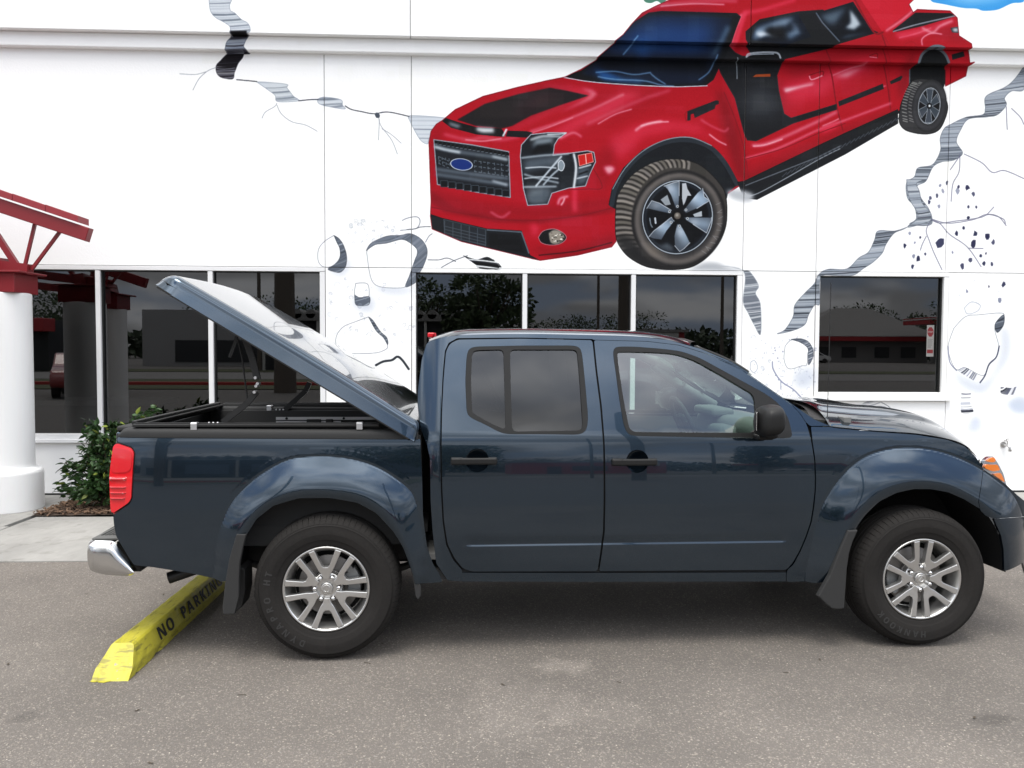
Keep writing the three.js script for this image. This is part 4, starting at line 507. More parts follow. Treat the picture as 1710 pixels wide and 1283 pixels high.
{
  const t = thing('shrub', 'dense dark green shrub growing in mulch behind the red tail lamp', 'shrub', [-3.70, 0.03, 0.78]);
  t.scale.set(0.76, 0.86, 0.76);
  const tips = [], stems = [];
  for (let i = 0; i < 120; i++) { const a = rnd() * 6.283, h = rr(0.12, 1.0), r = 0.36 * Math.sqrt(rnd()) * (1 - 0.12 * h) * (h > 0.8 ? 0.85 : 1), e = V3(Math.cos(a) * r * 1.15, h * rr(0.85, 0.98), Math.sin(a) * r), m = V3(e.x * 0.35, e.y * 0.55, e.z * 0.35); if (i < 60) stems.push(tube([V3(rr(-0.05, 0.05), -0.02, rr(-0.05, 0.05)), m, e], 0.006, 6, 5)); tips.push(e); }
  // a few shoots standing clear of the mass
  for (const e of [V3(-0.52, 0.28, 0.2), V3(-0.44, 0.2, 0.22), V3(-0.47, 0.42, 0.15), V3(0.60, 1.16, 0.05), V3(0.54, 1.10, 0.1), V3(-0.22, 0.98, 0.05), V3(0.1, 1.0, 0.1), V3(-0.47, 0.55, 0.2)]) { stems.push(tube([V3(e.x * 0.2, e.y * 0.4, 0), V3(e.x * 0.6, e.y * 0.8, e.z * 0.6), e], 0.005, 6, 5)); tips.push(e, e); }
  mesh('stem', M(stems), std([0.07, 0.05, 0.03], 0.9), t);
  const g = leafCloud(3000, (i) => { const e = tips[i % tips.length], k = rr(0.55, 1), p = V3(e.x * k + rr(-0.05, 0.05), e.y * (0.72 + 0.28 * k) + rr(-0.06, 0.05), e.z * k + rr(-0.05, 0.05)); if (i >= tips.length * 20) { const a = rnd() * 6.28; p.set(Math.cos(a) * rr(0.1, 0.38), rr(0.06, 0.9), Math.sin(a) * rr(0.1, 0.36)); } p.y = Math.max(0.05, p.y); const d = V3(p.x + rr(-0.25, 0.25), rr(-0.15, 0.35), p.z + rr(-0.25, 0.25)); return { p, dir: d }; }, () => rr(0.75, 1.25), () => { const k = rr(0.55, 1.35), y = rnd() < 0.06 ? 1 : 0; return y ? [0.16 * k, 0.20 * k, 0.03 * k] : [0.032 * k, 0.072 * k, 0.021 * k]; }, leafGeo(0.085, 0.024));
  mesh('foliage', g, leafMat, t);
}

// ---------------------------------------------------------------- yellow wheel stop
{
  const t = thing('wheel_stop', 'chipped yellow concrete wheel stop lettered NO PARKING behind the rear wheel', 'wheel stop', [-1.80, 0, 4.07]);
  const L = 1.83, hw = 0.088, tw = 0.045, hh = 0.135, lip = 0.045;
  const yTex = noiseTex(1024, (x, y) => { const a = fbm(x / 70, y / 70, 5), b = fbm(x / 16 + 40, y / 16, 4), scuff = sstep(0.66, 0.76, fbm(x / 50 + 9, y / 14 + 30, 4)) * 0.2, rub = 1 - 0.45 * sstep(0.60, 0.74, fbm(x / 120 + 20, y / 13 + 5, 4)), chip = sstep(0.72, 0.76, b * 0.6 + a * 0.4 + rnd() * 0.02); const k = 0.92 + 0.2 * (a - 0.5) - scuff; return [mixN(0.47 * k * rub, 0.3, chip), mixN(0.42 * k * rub, 0.27, chip), mixN(0.035 * k, 0.22, chip)]; });
  const yBump = noiseTex(512, (x, y) => { const v = 0.5 + 0.6 * (fbm(x / 14, y / 14, 4) - 0.5); return [v, v, v]; }, false);
  const ym = std(1, 0.55, 0, { map: yTex, bumpMap: yBump, bumpScale: 0.004 });
  // trapezoid section with sloping, battered ends
  const sec = [[-hw, 0], [-hw, lip], [-tw - 0.012, hh - 0.008], [-tw, hh], [tw, hh], [tw + 0.012, hh - 0.008], [hw, lip], [hw, 0]];
  const per = []; for (let i = 0; i < sec.length - 1; i++) { const n = i === 3 || i === 1 || i === 5 ? 12 : 5; for (let k = 0; k < n; k++) per.push([mixN(sec[i][0], sec[i + 1][0], k / n), mixN(sec[i][1], sec[i + 1][1], k / n)]); } per.push(sec[7]);
  const NU = 160, RUN = 0.155;
  // wear: one displacement of position only, so that body and ends meet
  const worn = (x, y, z) => {
    const near = sstep(L / 2 - 0.30, L / 2 - 0.02, Math.abs(z)), low = sstep(0.06, 0.0, y), n = fbm(x * 38 + 7, z * 26 + y * 44, 4) - 0.5, m = fbm(x * 70 + 40, z * 60 + y * 80 + 9, 3) - 0.5;
    const bite = Math.max(0, fbm(x * 22 + 3, z * 9 + y * 20 + 60, 3) - 0.56) * (0.07 * near * (0.35 + low) + 0.04 * low);
    return V3(x + Math.sign(x) * Math.min(1, Math.abs(x) / 0.03) * (n * (0.003 + 0.003 * near) + m * 0.003 * low - bite), Math.max(0, y + n * (0.004 + 0.010 * near) * sstep(0, 0.02, y) - bite * 0.5 * sstep(0.02, 0.1, y)), z + Math.sign(z) * near * (n * 0.006 * (1 - y / hh) + m * 0.004 - bite));
  };
  const body = fromGrid(per.length - 1, NU, (u, v) => { const [x, y] = per[Math.round(u * (per.length - 1))], lim = L / 2 - RUN * (y / hh); return worn(x, y, (0.5 - v) * 2 * lim); }, (p) => [p.z * 1.1, (p.x + p.y) * 1.1]);
  const cap = (s) => fromGrid(20, 24, (u, v) => { const y = v * hh, w = y < lip ? hw : y < hh - 0.008 ? mixN(hw, tw + 0.012, (y - lip) / (hh - lip - 0.008)) : mixN(tw + 0.012, tw, (y - hh + 0.008) / 0.008); return worn(mixN(-w, w, u), y, s * (L / 2 - RUN * (y / hh))); }, (p) => [p.x * 1.1 + 0.3, p.y * 1.1]);
  mesh('block', mergeVertices(M([body, cap(1), cap(-1)])), ym, t);
  // spilled yellow paint at the foot of the near end
  mesh('paint_splash', M([[-0.03, 0.918, 0.035], [-0.07, 0.915, 0.026]].map(([x, z, r]) => { const s = []; for (let k = 0; k < 14; k++) { const q = r * rr(0.6, 1.2); s.push(new THREE.Vector2(Math.cos(k * 0.4488) * q, Math.sin(k * 0.4488) * q * 0.45)); } return extr(s, 0.002, 0).rotateX(-Math.PI / 2).translate(x, 0.001, z); })), ym, t);
  // stencilled letters on the sloping side towards the camera's right
  const slope = Math.atan2(hh - lip - 0.008, hw - tw - 0.012), put = (str, z0, h) => {
    let z = z0; const out = [];
    for (const ch of str) { if (ch === ' ') { z -= 0.10; continue; } const g = new TextGeometry(ch, { font, size: h, depth: 0.0015, curveSegments: 6, bevelEnabled: false }); g.computeBoundingBox(); const w = g.boundingBox.max.x; g.scale(1.5, 1, 1);
      g.rotateX(-(Math.PI / 2 - slope)).rotateY(Math.PI / 2); g.translate(hw + 0.0007, lip + 0.010, z); out.push(g); z -= w * 1.5 + 0.02; }
    return out;
  };
  mesh('lettering', M(put('NO PARKING', 0.52, 0.068)), std(0.012, 0.7), t);
}

// ---------------------------------------------------------------- the pickup
const waveTex = noiseTex(512, (x, y) => { const t = (a) => Math.sin(a * Math.PI * 2 / 512), v = 0.5 + 0.12 * (t(x * 2 + 30) * t(y * 3) + t(x + y * 2) + 0.6 * t(x * 3 - y * 2 + 80)) + 0.004 * (rnd() - 0.5); return [v, v, v]; }, false);
const paint = phys([0.024, 0.042, 0.063], { metalness: 0.9, roughness: 0.15, bumpMap: waveTex, bumpScale: 0.0009, clearcoat: 1, clearcoatRoughness: 0.015, ior: 1.5 });
const dull = (c, r, s) => phys([c, c, c * 0.99], { roughness: r, specularIntensity: s });
const blackPl = dull(0.016, 0.55, 0.6), blackTx = dull(0.026, 0.7, 0.6), darkIn = dull(0.016, 0.9, 0.3), rubber = std([0.021, 0.020, 0.019], 0.78), trimBlk = dull(0.014, 0.45, 0.4), chrome = std([0.72, 0.72, 0.72], 0.12, 1), satin = std([0.62, 0.62, 0.63], 0.38, 1), silver = std([0.45, 0.45, 0.445], 0.36, 0.85), greyIn = std([0.15, 0.15, 0.145], 0.9), greyIn2 = std([0.19, 0.19, 0.185], 0.9);
const glassF = phys([0.64, 0.76, 0.71], { roughness: 0, transmission: 1, thickness: 0, ior: 2.15 }), glassR = phys([0.13, 0.135, 0.135], { roughness: 0, transmission: 1, thickness: 0, ior: 1.62 });
const truck = thing('pickup_truck', 'dark blue crew cab pickup parked side-on with its bed cover raised', 'pickup truck', [-0.79, 0, 4.775], 0.030543);
const ZC = -0.905, WB = 3.235, AX = 0.379;
const RO = [[0.213,0.533],[0.458,0.557],[0.642,0.596],[0.754,0.635],[0.851,0.659],[1.024,0.669],[1.208,0.677],[1.374,0.679],[1.533,0.681],[1.689,0.686],[1.844,0.694],[2.069,0.681],[2.230,0.670],[2.400,0.657],[2.546,0.637],[2.704,0.613],[2.919,0.587]], RI = [[-0.090,0.463],[0.131,0.449],[0.391,0.446],[0.718,0.461],[0.994,0.479],[1.226,0.486],[1.519,0.483],[1.845,0.500],[2.106,0.516],[2.316,0.513],[2.503,0.497],[2.766,0.467],[3.007,0.466]], FO = [[0.302,0.672],[0.517,0.690],[0.695,0.697],[0.904,0.685],[1.118,0.686],[1.310,0.693],[1.489,0.704],[1.657,0.716],[1.821,0.728],[1.988,0.735],[2.137,0.729],[2.292,0.713],[2.429,0.698],[2.549,0.684],[2.695,0.659],[2.889,0.636]], FI = [[0.015,0.466],[0.243,0.468],[0.472,0.480],[0.674,0.491],[0.894,0.493],[1.115,0.492],[1.317,0.498],[1.519,0.501],[1.715,0.506],[1.912,0.509],[2.124,0.509],[2.338,0.498],[2.494,0.487],[2.635,0.473],[2.826,0.461]];
const tabAt = (t, a) => {
  if (a <= t[0][0]) return t[0][1]; const n = t.length; if (a >= t[n - 1][0]) return t[n - 1][1];
  let i = 0; while (a > t[i + 1][0]) i++;
  const p0 = t[Math.max(0, i - 1)], p1 = t[i], p2 = t[i + 1], p3 = t[Math.min(n - 1, i + 2)], h = p2[0] - p1[0], u = (a - p1[0]) / h;
  const m1 = ((p2[1] - p0[1]) / (p2[0] - p0[0] || 1)) * h, m2 = ((p3[1] - p1[1]) / (p3[0] - p1[0] || 1)) * h;
  return (2 * u ** 3 - 3 * u * u + 1) * p1[1] + (u ** 3 - 2 * u * u + u) * m1 + (-2 * u ** 3 + 3 * u * u) * p2[1] + (u ** 3 - u * u) * m2;
};
// depth of the body side over the side plane (x forward, y up; 0 is the outer face of the tyres)
function baseZ(y) {
  if (y > 1.12) { const t = y - 1.12, z = -0.0669; return t < 0.08 ? z - 0.118 * t - 1.14 * t * t : z - 0.01674 - 0.30 * (t - 0.08); }
  return -0.045 - (y > 0.75 ? 0.16 : 0.10) * (y - 0.75) ** 2;
}
const flareZ = (q) => {  // rises softly at its outer crease, then rolls over into the lip
  if (q < -0.25) return 0;
  const s = (q + Math.sqrt(q * q + 0.0016)) / 2, groove = -0.0022 * Math.exp(-(((q + 0.035) / 0.03) ** 2));
  return groove + (s < 0.8 ? 0.046 * (1 - Math.pow(1 - s / 0.8, 1.3)) : 0.046 - 0.010 * ((s - 0.8) / 0.2) ** 2);
};
function S(x, y, k = '') {
  let z = baseZ(y);
  if (x < -0.85) z -= 0.3 * (x + 0.85) ** 2;
  if (x > 3.62) z -= 0.27 * ((x - 3.62) / 0.48) ** 3;
  if (k === 'cab' && x < 0.64) z -= 2.0 * (0.64 - x) ** 2;
  const f = sstep(0.70, 0.76, x) * (1 - sstep(2.44, 2.5, x));
  if (f > 0 && y > 0.584 && y < 0.642) z -= f * 0.0045 * (y > 0.596 ? (0.642 - y) / 0.046 : Math.max(0, (y - 0.584) / 0.012));
  for (const [cx, o, i] of [[0, RO, RI], [WB, FO, FI]]) {
    const dx = x - cx, dy = y - 0.38, r = Math.hypot(dx, dy);
    if (r < 0.95) { let a = Math.atan2(dy, dx); if (a < -Math.PI / 2) a += 2 * Math.PI; const ro = tabAt(o, a), q = (ro - r) / (ro - tabAt(i, a)); z += (sstep(-0.35, 0.15, Math.min(a, Math.PI - a)) * 0.75 + 0.25) * flareZ(q); }
  }
  return z;
}
function normalAt(x, y, k) { const e = 0.002; return V3(-(S(x + e, y, k) - S(x - e, y, k)) / (2 * e), -(S(x, y + e, k) - S(x, y - e, k)) / (2 * e), 1).normalize(); }
// a body panel: an outline with openings laid on the side surface in small cells, with turned-in edges
function panel(outline, holes = [], { cell = 0.022, k = '', off = 0, lip = 0.02, rows = [] } = {}) {
  const pts = [...outline, ...holes.flat()], tris = THREE.ShapeUtils.triangulateShape(outline.slice(), holes.map((h) => h.slice())), bb = new THREE.Box2().setFromPoints(outline);
  const gx = [], gy = []; for (let x = bb.min.x; x < bb.max.x + cell; x += cell) gx.push(x); for (let y = bb.min.y; y < bb.max.y + cell; y += cell) gy.push(y); gy.push(...rows.filter((y) => y > bb.min.y && y < bb.max.y)); gy.sort((a, b) => a - b);
  const P = [], N = [], U = [], I = [], map = new Map();
  const vert = (x, y) => { const key = Math.round(x * 2e4) + ',' + Math.round(y * 2e4); let i = map.get(key); if (i === undefined) { i = P.length / 3; map.set(key, i); const n = normalAt(x, y, k); P.push(x, y, S(x, y, k) + off); N.push(n.x, n.y, n.z); U.push(x, y); } return i; };
  const cut = (poly, ax, lim, keepGreater) => { const o = []; for (let i = 0; i < poly.length; i++) { const a = poly[i], b = poly[(i + 1) % poly.length], da = (a[ax] - lim) * (keepGreater ? 1 : -1), db = (b[ax] - lim) * (keepGreater ? 1 : -1); if (da >= 0) o.push(a); if ((da > 0 && db < 0) || (da < 0 && db > 0)) { const t = da / (da - db), c = [a[0] + (b[0] - a[0]) * t, a[1] + (b[1] - a[1]) * t]; c[ax] = lim; o.push(c); } } return o; };
  const at = (arr, v) => { let lo = 0; while (lo < arr.length - 1 && arr[lo + 1] <= v) lo++; return lo; };
  for (const t of tris) {
    const T = t.map((i) => [pts[i].x, pts[i].y]), x0 = Math.min(T[0][0], T[1][0], T[2][0]), x1 = Math.max(T[0][0], T[1][0], T[2][0]);
    for (let i = at(gx, x0); i < gx.length && gx[i] < x1; i++) {
      let col = cut(T, 0, gx[i], true); if (i + 1 < gx.length) col = cut(col, 0, gx[i + 1], false); if (col.length < 3) continue;
      const y0 = Math.min(...col.map((p) => p[1])), y1 = Math.max(...col.map((p) => p[1]));
      for (let j = at(gy, y0); j < gy.length && gy[j] < y1; j++) {
        let c = cut(col, 1, gy[j], true); if (j + 1 < gy.length) c = cut(c, 1, gy[j + 1], false); if (c.length < 3) continue;
        const id = c.map((p) => vert(p[0], p[1])), ccw = THREE.ShapeUtils.area(c.map((p) => ({ x: p[0], y: p[1] }))) > 0;
        for (let q = 1; q < id.length - 1; q++) if (id[0] !== id[q] && id[q] !== id[q + 1] && id[0] !== id[q + 1]) ccw ? I.push(id[0], id[q], id[q + 1]) : I.push(id[0], id[q + 1], id[q]);
      }
    }
  }
  const ring = (loop, out) => {
    const area = THREE.ShapeUtils.area(loop) > 0 ? 1 : -1;
    for (let i = 0; i < loop.length; i++) {
      const a = loop[i], b = loop[(i + 1) % loop.length], L = a.distanceTo(b), n = Math.max(1, Math.ceil(L / 0.025)), nx = ((b.y - a.y) / (L || 1)) * area * out, ny = (-(b.x - a.x) / (L || 1)) * area * out;
      for (let s = 0; s < n; s++) {
        const p = a.clone().lerp(b, s / n), q = a.clone().lerp(b, (s + 1) / n), base = P.length / 3;
        for (const [v, d] of [[p, 0], [q, 0], [q, lip], [p, lip]]) { P.push(v.x - nx * d * 0.08, v.y - ny * d * 0.08, S(v.x, v.y, k) + off - d); N.push(nx, ny, 0.05); U.push(v.x, v.y); }
        area * out > 0 ? I.push(base, base + 2, base + 1, base, base + 3, base + 2) : I.push(base, base + 1, base + 2, base, base + 2, base + 3);
      }
    }
  };
  if (lip) { ring(outline, 1); holes.forEach((h) => ring(h, -1)); }
  const g = new THREE.BufferGeometry(); g.setAttribute('position', new THREE.Float32BufferAttribute(P, 3)); g.setAttribute('normal', new THREE.Float32BufferAttribute(N, 3)); g.setAttribute('uv', new THREE.Float32BufferAttribute(U, 2)); g.setIndex(I); return g;
}
function mirror(g) {
  const h = (g.index ? g.toNonIndexed() : g.clone()), p = h.attributes.position, n = h.attributes.normal;
  for (let i = 0; i < p.count; i++) { p.setZ(i, 2 * ZC - p.getZ(i)); n.setZ(i, -n.getZ(i)); }
  for (const a of Object.values(h.attributes)) { const k = a.itemSize; for (let i = 0; i < a.count; i += 3) for (let c = 0; c < k; c++) { const s = a.array[(i + 1) * k + c]; a.array[(i + 1) * k + c] = a.array[(i + 2) * k + c]; a.array[(i + 2) * k + c] = s; } }
  return h;
}
const both = (name, g, mat, label) => { const a = mesh(name, g, mat, truck); const b = mesh(name, mirror(g), mat, truck); if (label) a.userData.label = label; return [a, b]; };
const circ = (c, r, n = 28) => Array.from({ length: n }, (_, i) => new THREE.Vector2(c[0] + r * Math.cos((i / n) * 2 * Math.PI), c[1] + r * Math.sin((i / n) * 2 * Math.PI)));

// --- outlines measured on the body side (metres from the rear axle)
const O = {
  bed: [-1.069,1.172,-0.601,1.169,-0.093,1.164,0.486,1.157,0.496,0.949,0.5,0.766,0.508,0.689,0.522,0.588,0.552,0.497,0.586,0.44,0.603,0.397,0.543,0.391,0.482,0.4],
  bedArch: [0.458,0.399,0.453,0.435,0.422,0.524,0.401,0.592,0.347,0.681,0.26,0.777,0.163,0.832,0.023,0.859,-0.138,0.859,-0.265,0.822,-0.35,0.755,-0.401,0.674,-0.424,0.603,-0.44,0.525,-0.452,0.445],
  bedRear: [-0.533,0.425,-0.615,0.444,-0.707,0.467,-0.882,0.499,-0.982,0.511,-0.996,0.529,-1.055,0.631,-1.072,0.661,-1.083,0.72,-1.086,0.772,-0.998,0.831,-0.984,0.857,-0.977,0.995,-0.972,1.093,-0.988,1.121,-1.069,1.148],
  cab: [0.631,0.404,0.57,0.496,0.551,0.665,0.54,0.832,0.536,1.054,0.521,1.119,0.486,1.205,0.467,1.326,0.467,1.404,0.487,1.575,0.511,1.658,0.531,1.678,0.605,1.699,0.72,1.71,1.032,1.718,1.382,1.715,1.677,1.708,1.854,1.689,2.029,1.642,2.203,1.57,2.315,1.496],
  cab2: [2.123,1.584,2.29,1.452,2.47,1.345,2.56,1.299,2.641,1.255,2.724,1.22,2.615,1.22],
  fDoorTop: [1.433,1.688,1.735,1.682,1.911,1.662,2.063,1.616],
  fDoorTop2: [2.194,1.568,2.289,1.504,2.384,1.437,2.46,1.382,2.529,1.33,2.571,1.281,2.593,1.24,2.6,1.218],
  fDoorFront: [2.615,1.137,2.628,1.045,2.631,0.931,2.63,0.874,2.621,0.782,2.61,0.701,2.583,0.614,2.55,0.533,2.515,0.469,2.481,0.43],
  fDoorRear: [1.441,0.439,1.455,0.543,1.468,0.657,1.47,0.827,1.468,1.107,1.46,1.329,1.444,1.51],
  rDoor: [1.428,1.688,1.439,1.51,1.455,1.329,1.464,1.107,1.465,0.827,1.463,0.657,1.45,0.543,1.436,0.439,0.759,0.448,0.711,0.465,0.667,0.52,0.628,0.6,0.609,0.724,0.6,0.891,0.595,1.111,0.597,1.297,0.604,1.463,0.611,1.553,0.617,1.621,0.638,1.663,0.682,1.687,1.031,1.694],
  rTrim: [0.73,1.291,0.723,1.463,0.731,1.599,0.743,1.633,0.771,1.647,1.031,1.654,1.321,1.656,1.354,1.645,1.366,1.613,1.377,1.442,1.385,1.274,1.379,1.218,1.361,1.188,1.326,1.177,1.134,1.18,0.954,1.181,0.909,1.189,0.831,1.231,0.753,1.266],
  rGlassA: [0.759,1.297,0.754,1.463,0.761,1.611,0.777,1.627,0.932,1.632,0.935,1.441,0.938,1.209,0.909,1.214,0.842,1.247,0.775,1.283],
  rGlassB: [0.968,1.631,1.32,1.633,1.339,1.622,1.347,1.464,1.353,1.274,1.353,1.218,1.333,1.199,0.972,1.195,0.969,1.441],
  fTrim: [1.601,1.177,1.578,1.217,1.559,1.369,1.547,1.517,1.538,1.602,1.543,1.638,1.564,1.651,1.661,1.651,1.828,1.639,1.928,1.626,2.026,1.59,2.155,1.519,2.284,1.447,2.38,1.395,2.455,1.337,2.495,1.266,2.505,1.202,2.508,1.161,2.47,1.153,2.158,1.158,1.829,1.165,1.634,1.169],
  fGlass: [1.609,1.192,1.597,1.268,1.58,1.388,1.567,1.517,1.56,1.602,1.566,1.62,1.586,1.623,1.793,1.619,1.893,1.61,1.992,1.577,2.121,1.505,2.248,1.427,2.315,1.389,2.313,1.292,2.302,1.184,2.028,1.186,1.765,1.189],
  fender: [2.617,1.217,2.724,1.215,2.776,1.207,2.978,1.189,3.217,1.172,3.396,1.143,3.491,1.108,3.55,1.052,3.589,0.992],
  fenderFront: [3.596,0.98,3.574,0.926,3.545,0.854,3.533,0.811],
  fenderArch: [3.55,0.765,3.458,0.82,3.367,0.859,3.269,0.877,3.17,0.878,3.072,0.858,2.975,0.811,2.897,0.735,2.855,0.668,2.831,0.605,2.806,0.536,2.805,0.443],
  fenderBot: [2.809,0.36,2.688,0.366,2.637,0.356,2.587,0.364,2.492,0.361,2.482,0.38,2.483,0.418,2.488,0.435],
  fenderRear: [2.518,0.461,2.554,0.532,2.586,0.613,2.613,0.7,2.625,0.782,2.633,0.874,2.635,0.931,2.631,1.045,2.619,1.136],
  light: [-1.071,1.146,-0.99,1.12,-0.974,1.094,-0.979,0.995,-0.985,0.858,-1,0.833,-1.085,0.776,-1.102,0.792,-1.109,0.972,-1.101,1.058,-1.092,1.128],
  head: [3.598,0.983,3.62,1.03,3.648,1.047,3.668,1.049,3.697,1.008,3.729,0.948,3.749,0.877,3.719,0.904,3.656,0.944],
  bump: [3.535,0.811,3.547,0.853,3.575,0.925,3.597,0.978,3.654,0.94,3.718,0.901,3.75,0.873,3.799,0.834,3.852,0.799],
  bumpArch: [3.711,0.419,3.697,0.536,3.676,0.623,3.63,0.717,3.587,0.727,3.551,0.761],
};
const P2 = (k) => V2(O[k]);
const SOFTBED = soft([...P2('bed'), ...P2('bedArch'), ...P2('bedRear')], 0.006, 1);
both('bed_side', panel(SOFTBED, [], { cell: 0.0075 }), paint);
// handle bowls
const HB = V2([0.787,1.044,1.647,1.034]);
const bowlHole = (c) => circ([c.x, c.y], 0.062, 36).reverse();
const rDoorO = inset(soft(P2('rDoor'), 0.01, 2), 0.0025), rTrimO = soft(P2('rTrim'), 0.02, 2), rGA = soft(P2('rGlassA'), 0.015, 2), rGB = soft(P2('rGlassB'), 0.015, 2);
const fDoorO = inset(soft([...P2('fDoorTop'), ...P2('fDoorTop2'), ...P2('fDoorFront'), ...P2('fDoorRear')], 0.008, 2), 0.0025), fTrimO = soft(P2('fTrim'), 0.02, 2), fGl = soft(P2('fGlass'), 0.02, 2);
const CREASE = [0.582, 0.5845, 0.588, 0.592, 0.5955, 0.6, 0.639, 0.6425];
function door(name, outl, trim, glasses, gmats, hc, label) {
  for (const side of [0, 1]) {
    const W = (g) => (side ? mirror(g) : g);
    const d = sub(name, truck); if (!side) d.userData.label = label;
    mesh('door_skin', W(panel(outl, [trim, bowlHole(hc)], { cell: 0.02, rows: CREASE })), paint, d);
    const hole = glasses.map((g) => g);
    mesh('window_trim', W(panel(inset(trim, 0.001), hole, { cell: 0.05, off: 0.003, lip: 0.016 })), trimBlk, d);
    glasses.forEach((g, i) => mesh('window_glass', W(panel(inset(g, -0.004), [], { cell: 0.06, off: -0.008, lip: 0 })), gmats[i], d));
    // the inner frame and card so that the door has thickness
    mesh('door_card', W(panel(inset(outl, 0.03), [inset(trim, -0.012)], { cell: 0.08, off: -0.075, lip: 0 })), greyIn, d);
    // recessed bowl and pull handle
    const z0 = S(hc.x, hc.y), bowl = new THREE.SphereGeometry(0.092, 32, 10, 0, 6.2832, 0, 0.74).rotateX(-Math.PI / 2).translate(0, 0, 0.092 * Math.cos(0.74));
    mesh('handle_bowl', W(bowl.translate(hc.x, hc.y, z0 - 0.003).rotateX(0)), paint, d);
    const bar0 = new RoundedBoxGeometry(0.245, 0.037, 0.022, 4, 0.0105).translate(hc.x - 0.018, hc.y - 0.003, z0 + 0.014);
    const base = M([new RoundedBoxGeometry(0.066, 0.040, 0.016, 3, 0.007).translate(hc.x - 0.108, hc.y - 0.003, z0 + 0.002), new RoundedBoxGeometry(0.05, 0.040, 0.016, 3, 0.007).translate(hc.x + 0.080, hc.y - 0.003, z0 + 0.002)]);
    mesh('handle', W(M([bar0, base, box(0.003, 0.0374, 0.0226, hc.x - 0.088, hc.y - 0.003, z0 + 0.0142)])), trimBlk, d);
  }
}
door('rear_door', rDoorO, rTrimO, [rGA, rGB], [glassR, glassR], HB[0], 'rear door with dark tinted glass');
door('front_door', fDoorO, fTrimO, [fGl], [glassF], HB[1], 'front door with clear greenish glass');
// cab side frame: rear corner, roof rail and windscreen pillar round the doors
const rocker = [0.632,0.404,1.443,0.384,2.483,0.366];
const doorBottom = [...V2([2.482,0.422,1.978,0.432,1.46,0.435,0.765,0.448,0.695,0.464,0.651,0.517])];
const railPts = [...P2('cab'), ...P2('cab2')];
{
  const doorsLine = [...V2([2.615,1.22]), ...P2('fDoorTop2').reverse().slice(1), ...P2('fDoorTop').reverse(), ...V2([1.428,1.692,1.032,1.698,0.68,1.693]), ...V2([0.633,1.667,0.613,1.624,0.606,1.553,0.6,1.463,0.593,1.297,0.59,1.111,0.594,0.891,0.603,0.724,0.621,0.6,0.658,0.517,0.705,0.461])];
  const o = [...railPts.slice(1).slice(0, -1), ...doorsLine, ...V2([0.708,0.442]), ...V2([0.632,0.404])];
  const up = doorsLine.map((p) => p.clone());
  both('cab_frame', panel(soft([...P2('cab').slice(1), ...P2('cab2').slice(0, -1), ...up, ...V2([0.708,0.442,0.702,0.398,0.632,0.403])], 0.004, 1), [], { cell: 0.014, k: 'cab' }), paint);
  both('rocker_panel', panel(V2([0.702,0.444,1.442,0.431,2.48,0.417,2.483,0.366,1.443,0.381,0.705,0.396]), [], { cell: 0.02, off: -0.002 }), paint);
  // dark jamb behind the shut lines
  both('door_jamb', panel(inset(V2([...O.cab.slice(2), ...O.cab2.slice(0, -2), ...O.fDoorFront, ...rocker.slice(4), ...rocker.slice(0, 2)]), 0.012), [inset(fTrimO, -0.014), inset(rTrimO, -0.014)], { cell: 0.08, off: -0.026, lip: 0, k: 'cab' }), darkIn);
}
// front wing and bumper
const fenderO = inset(soft([...P2('fender'), ...P2('fenderFront'), ...P2('fenderArch'), ...P2('fenderBot'), ...P2('fenderRear')], 0.005, 1), 0.0015);
both('front_wing', panel(fenderO, [], { cell: 0.0075 }), paint);
const fa = { x: V2(O.bump).at(-1).x, y: V2(O.bump).at(-1).y };
const bumpO = soft([...P2('bump'), new THREE.Vector2(3.93, 0.785), new THREE.Vector2(4.06, 0.755), new THREE.Vector2(4.10, 0.72), new THREE.Vector2(4.10, 0.69), ...V2([3.855,0.707,3.727,0.716,3.628,0.715]), ...P2('bumpArch').slice(4)], 0.006, 1);
both('front_bumper', panel(bumpO, [], { cell: 0.0075 }), paint);
const valO = soft([...V2([3.63,0.712,3.726,0.713,3.855,0.704]), new THREE.Vector2(4.10, 0.685), new THREE.Vector2(4.07, 0.42), new THREE.Vector2(3.95, 0.33), ...V2([3.86,0.446,3.768,0.43,3.713,0.415,3.698,0.536,3.676,0.621])], 0.005, 1);
both('bumper_valance', panel(valO, [], { cell: 0.02, off: -0.006 }), paint);
// headlamp wrapping the corner
{
  const ho = soft(P2('head'), 0.006, 2);
  const amber = phys([0.75, 0.20, 0.03], { roughness: 0.15, clearcoat: 1, clearcoatRoughness: 0.02 }), clear = phys([0.95, 0.96, 0.97], { roughness: 0.02, transmission: 1, thickness: 0, ior: 1.5 }), refl = std([0.75, 0.76, 0.78], 0.18, 1);
  for (const side of [0, 1]) {
    const W = (g) => (side ? mirror(g) : g), h = sub('headlight', truck);
    mesh('housing', W(panel(ho, [], { cell: 0.03, off: -0.022, lip: 0.03 })), refl, h);
    for (const a of [[3.622,1.024,3.648,1.042,3.666,1.044,3.676,1.023,3.656,1.015,3.631,1.019], [3.606,0.985,3.615,1.007,3.656,1.003,3.683,1.005,3.699,0.972,3.655,0.966], [3.658,0.949,3.669,0.955,3.702,0.958,3.726,0.91,3.719,0.907]]) mesh('indicator_lens', W(panel(soft(V2(a), 0.006, 2), [], { cell: 0.03, off: -0.008, lip: 0.012 })), amber, h);
    mesh('lens', W(panel(inset(ho, 0.001), [], { cell: 0.02, off: -0.001, lip: 0.004 })), clear, h);
  }
}
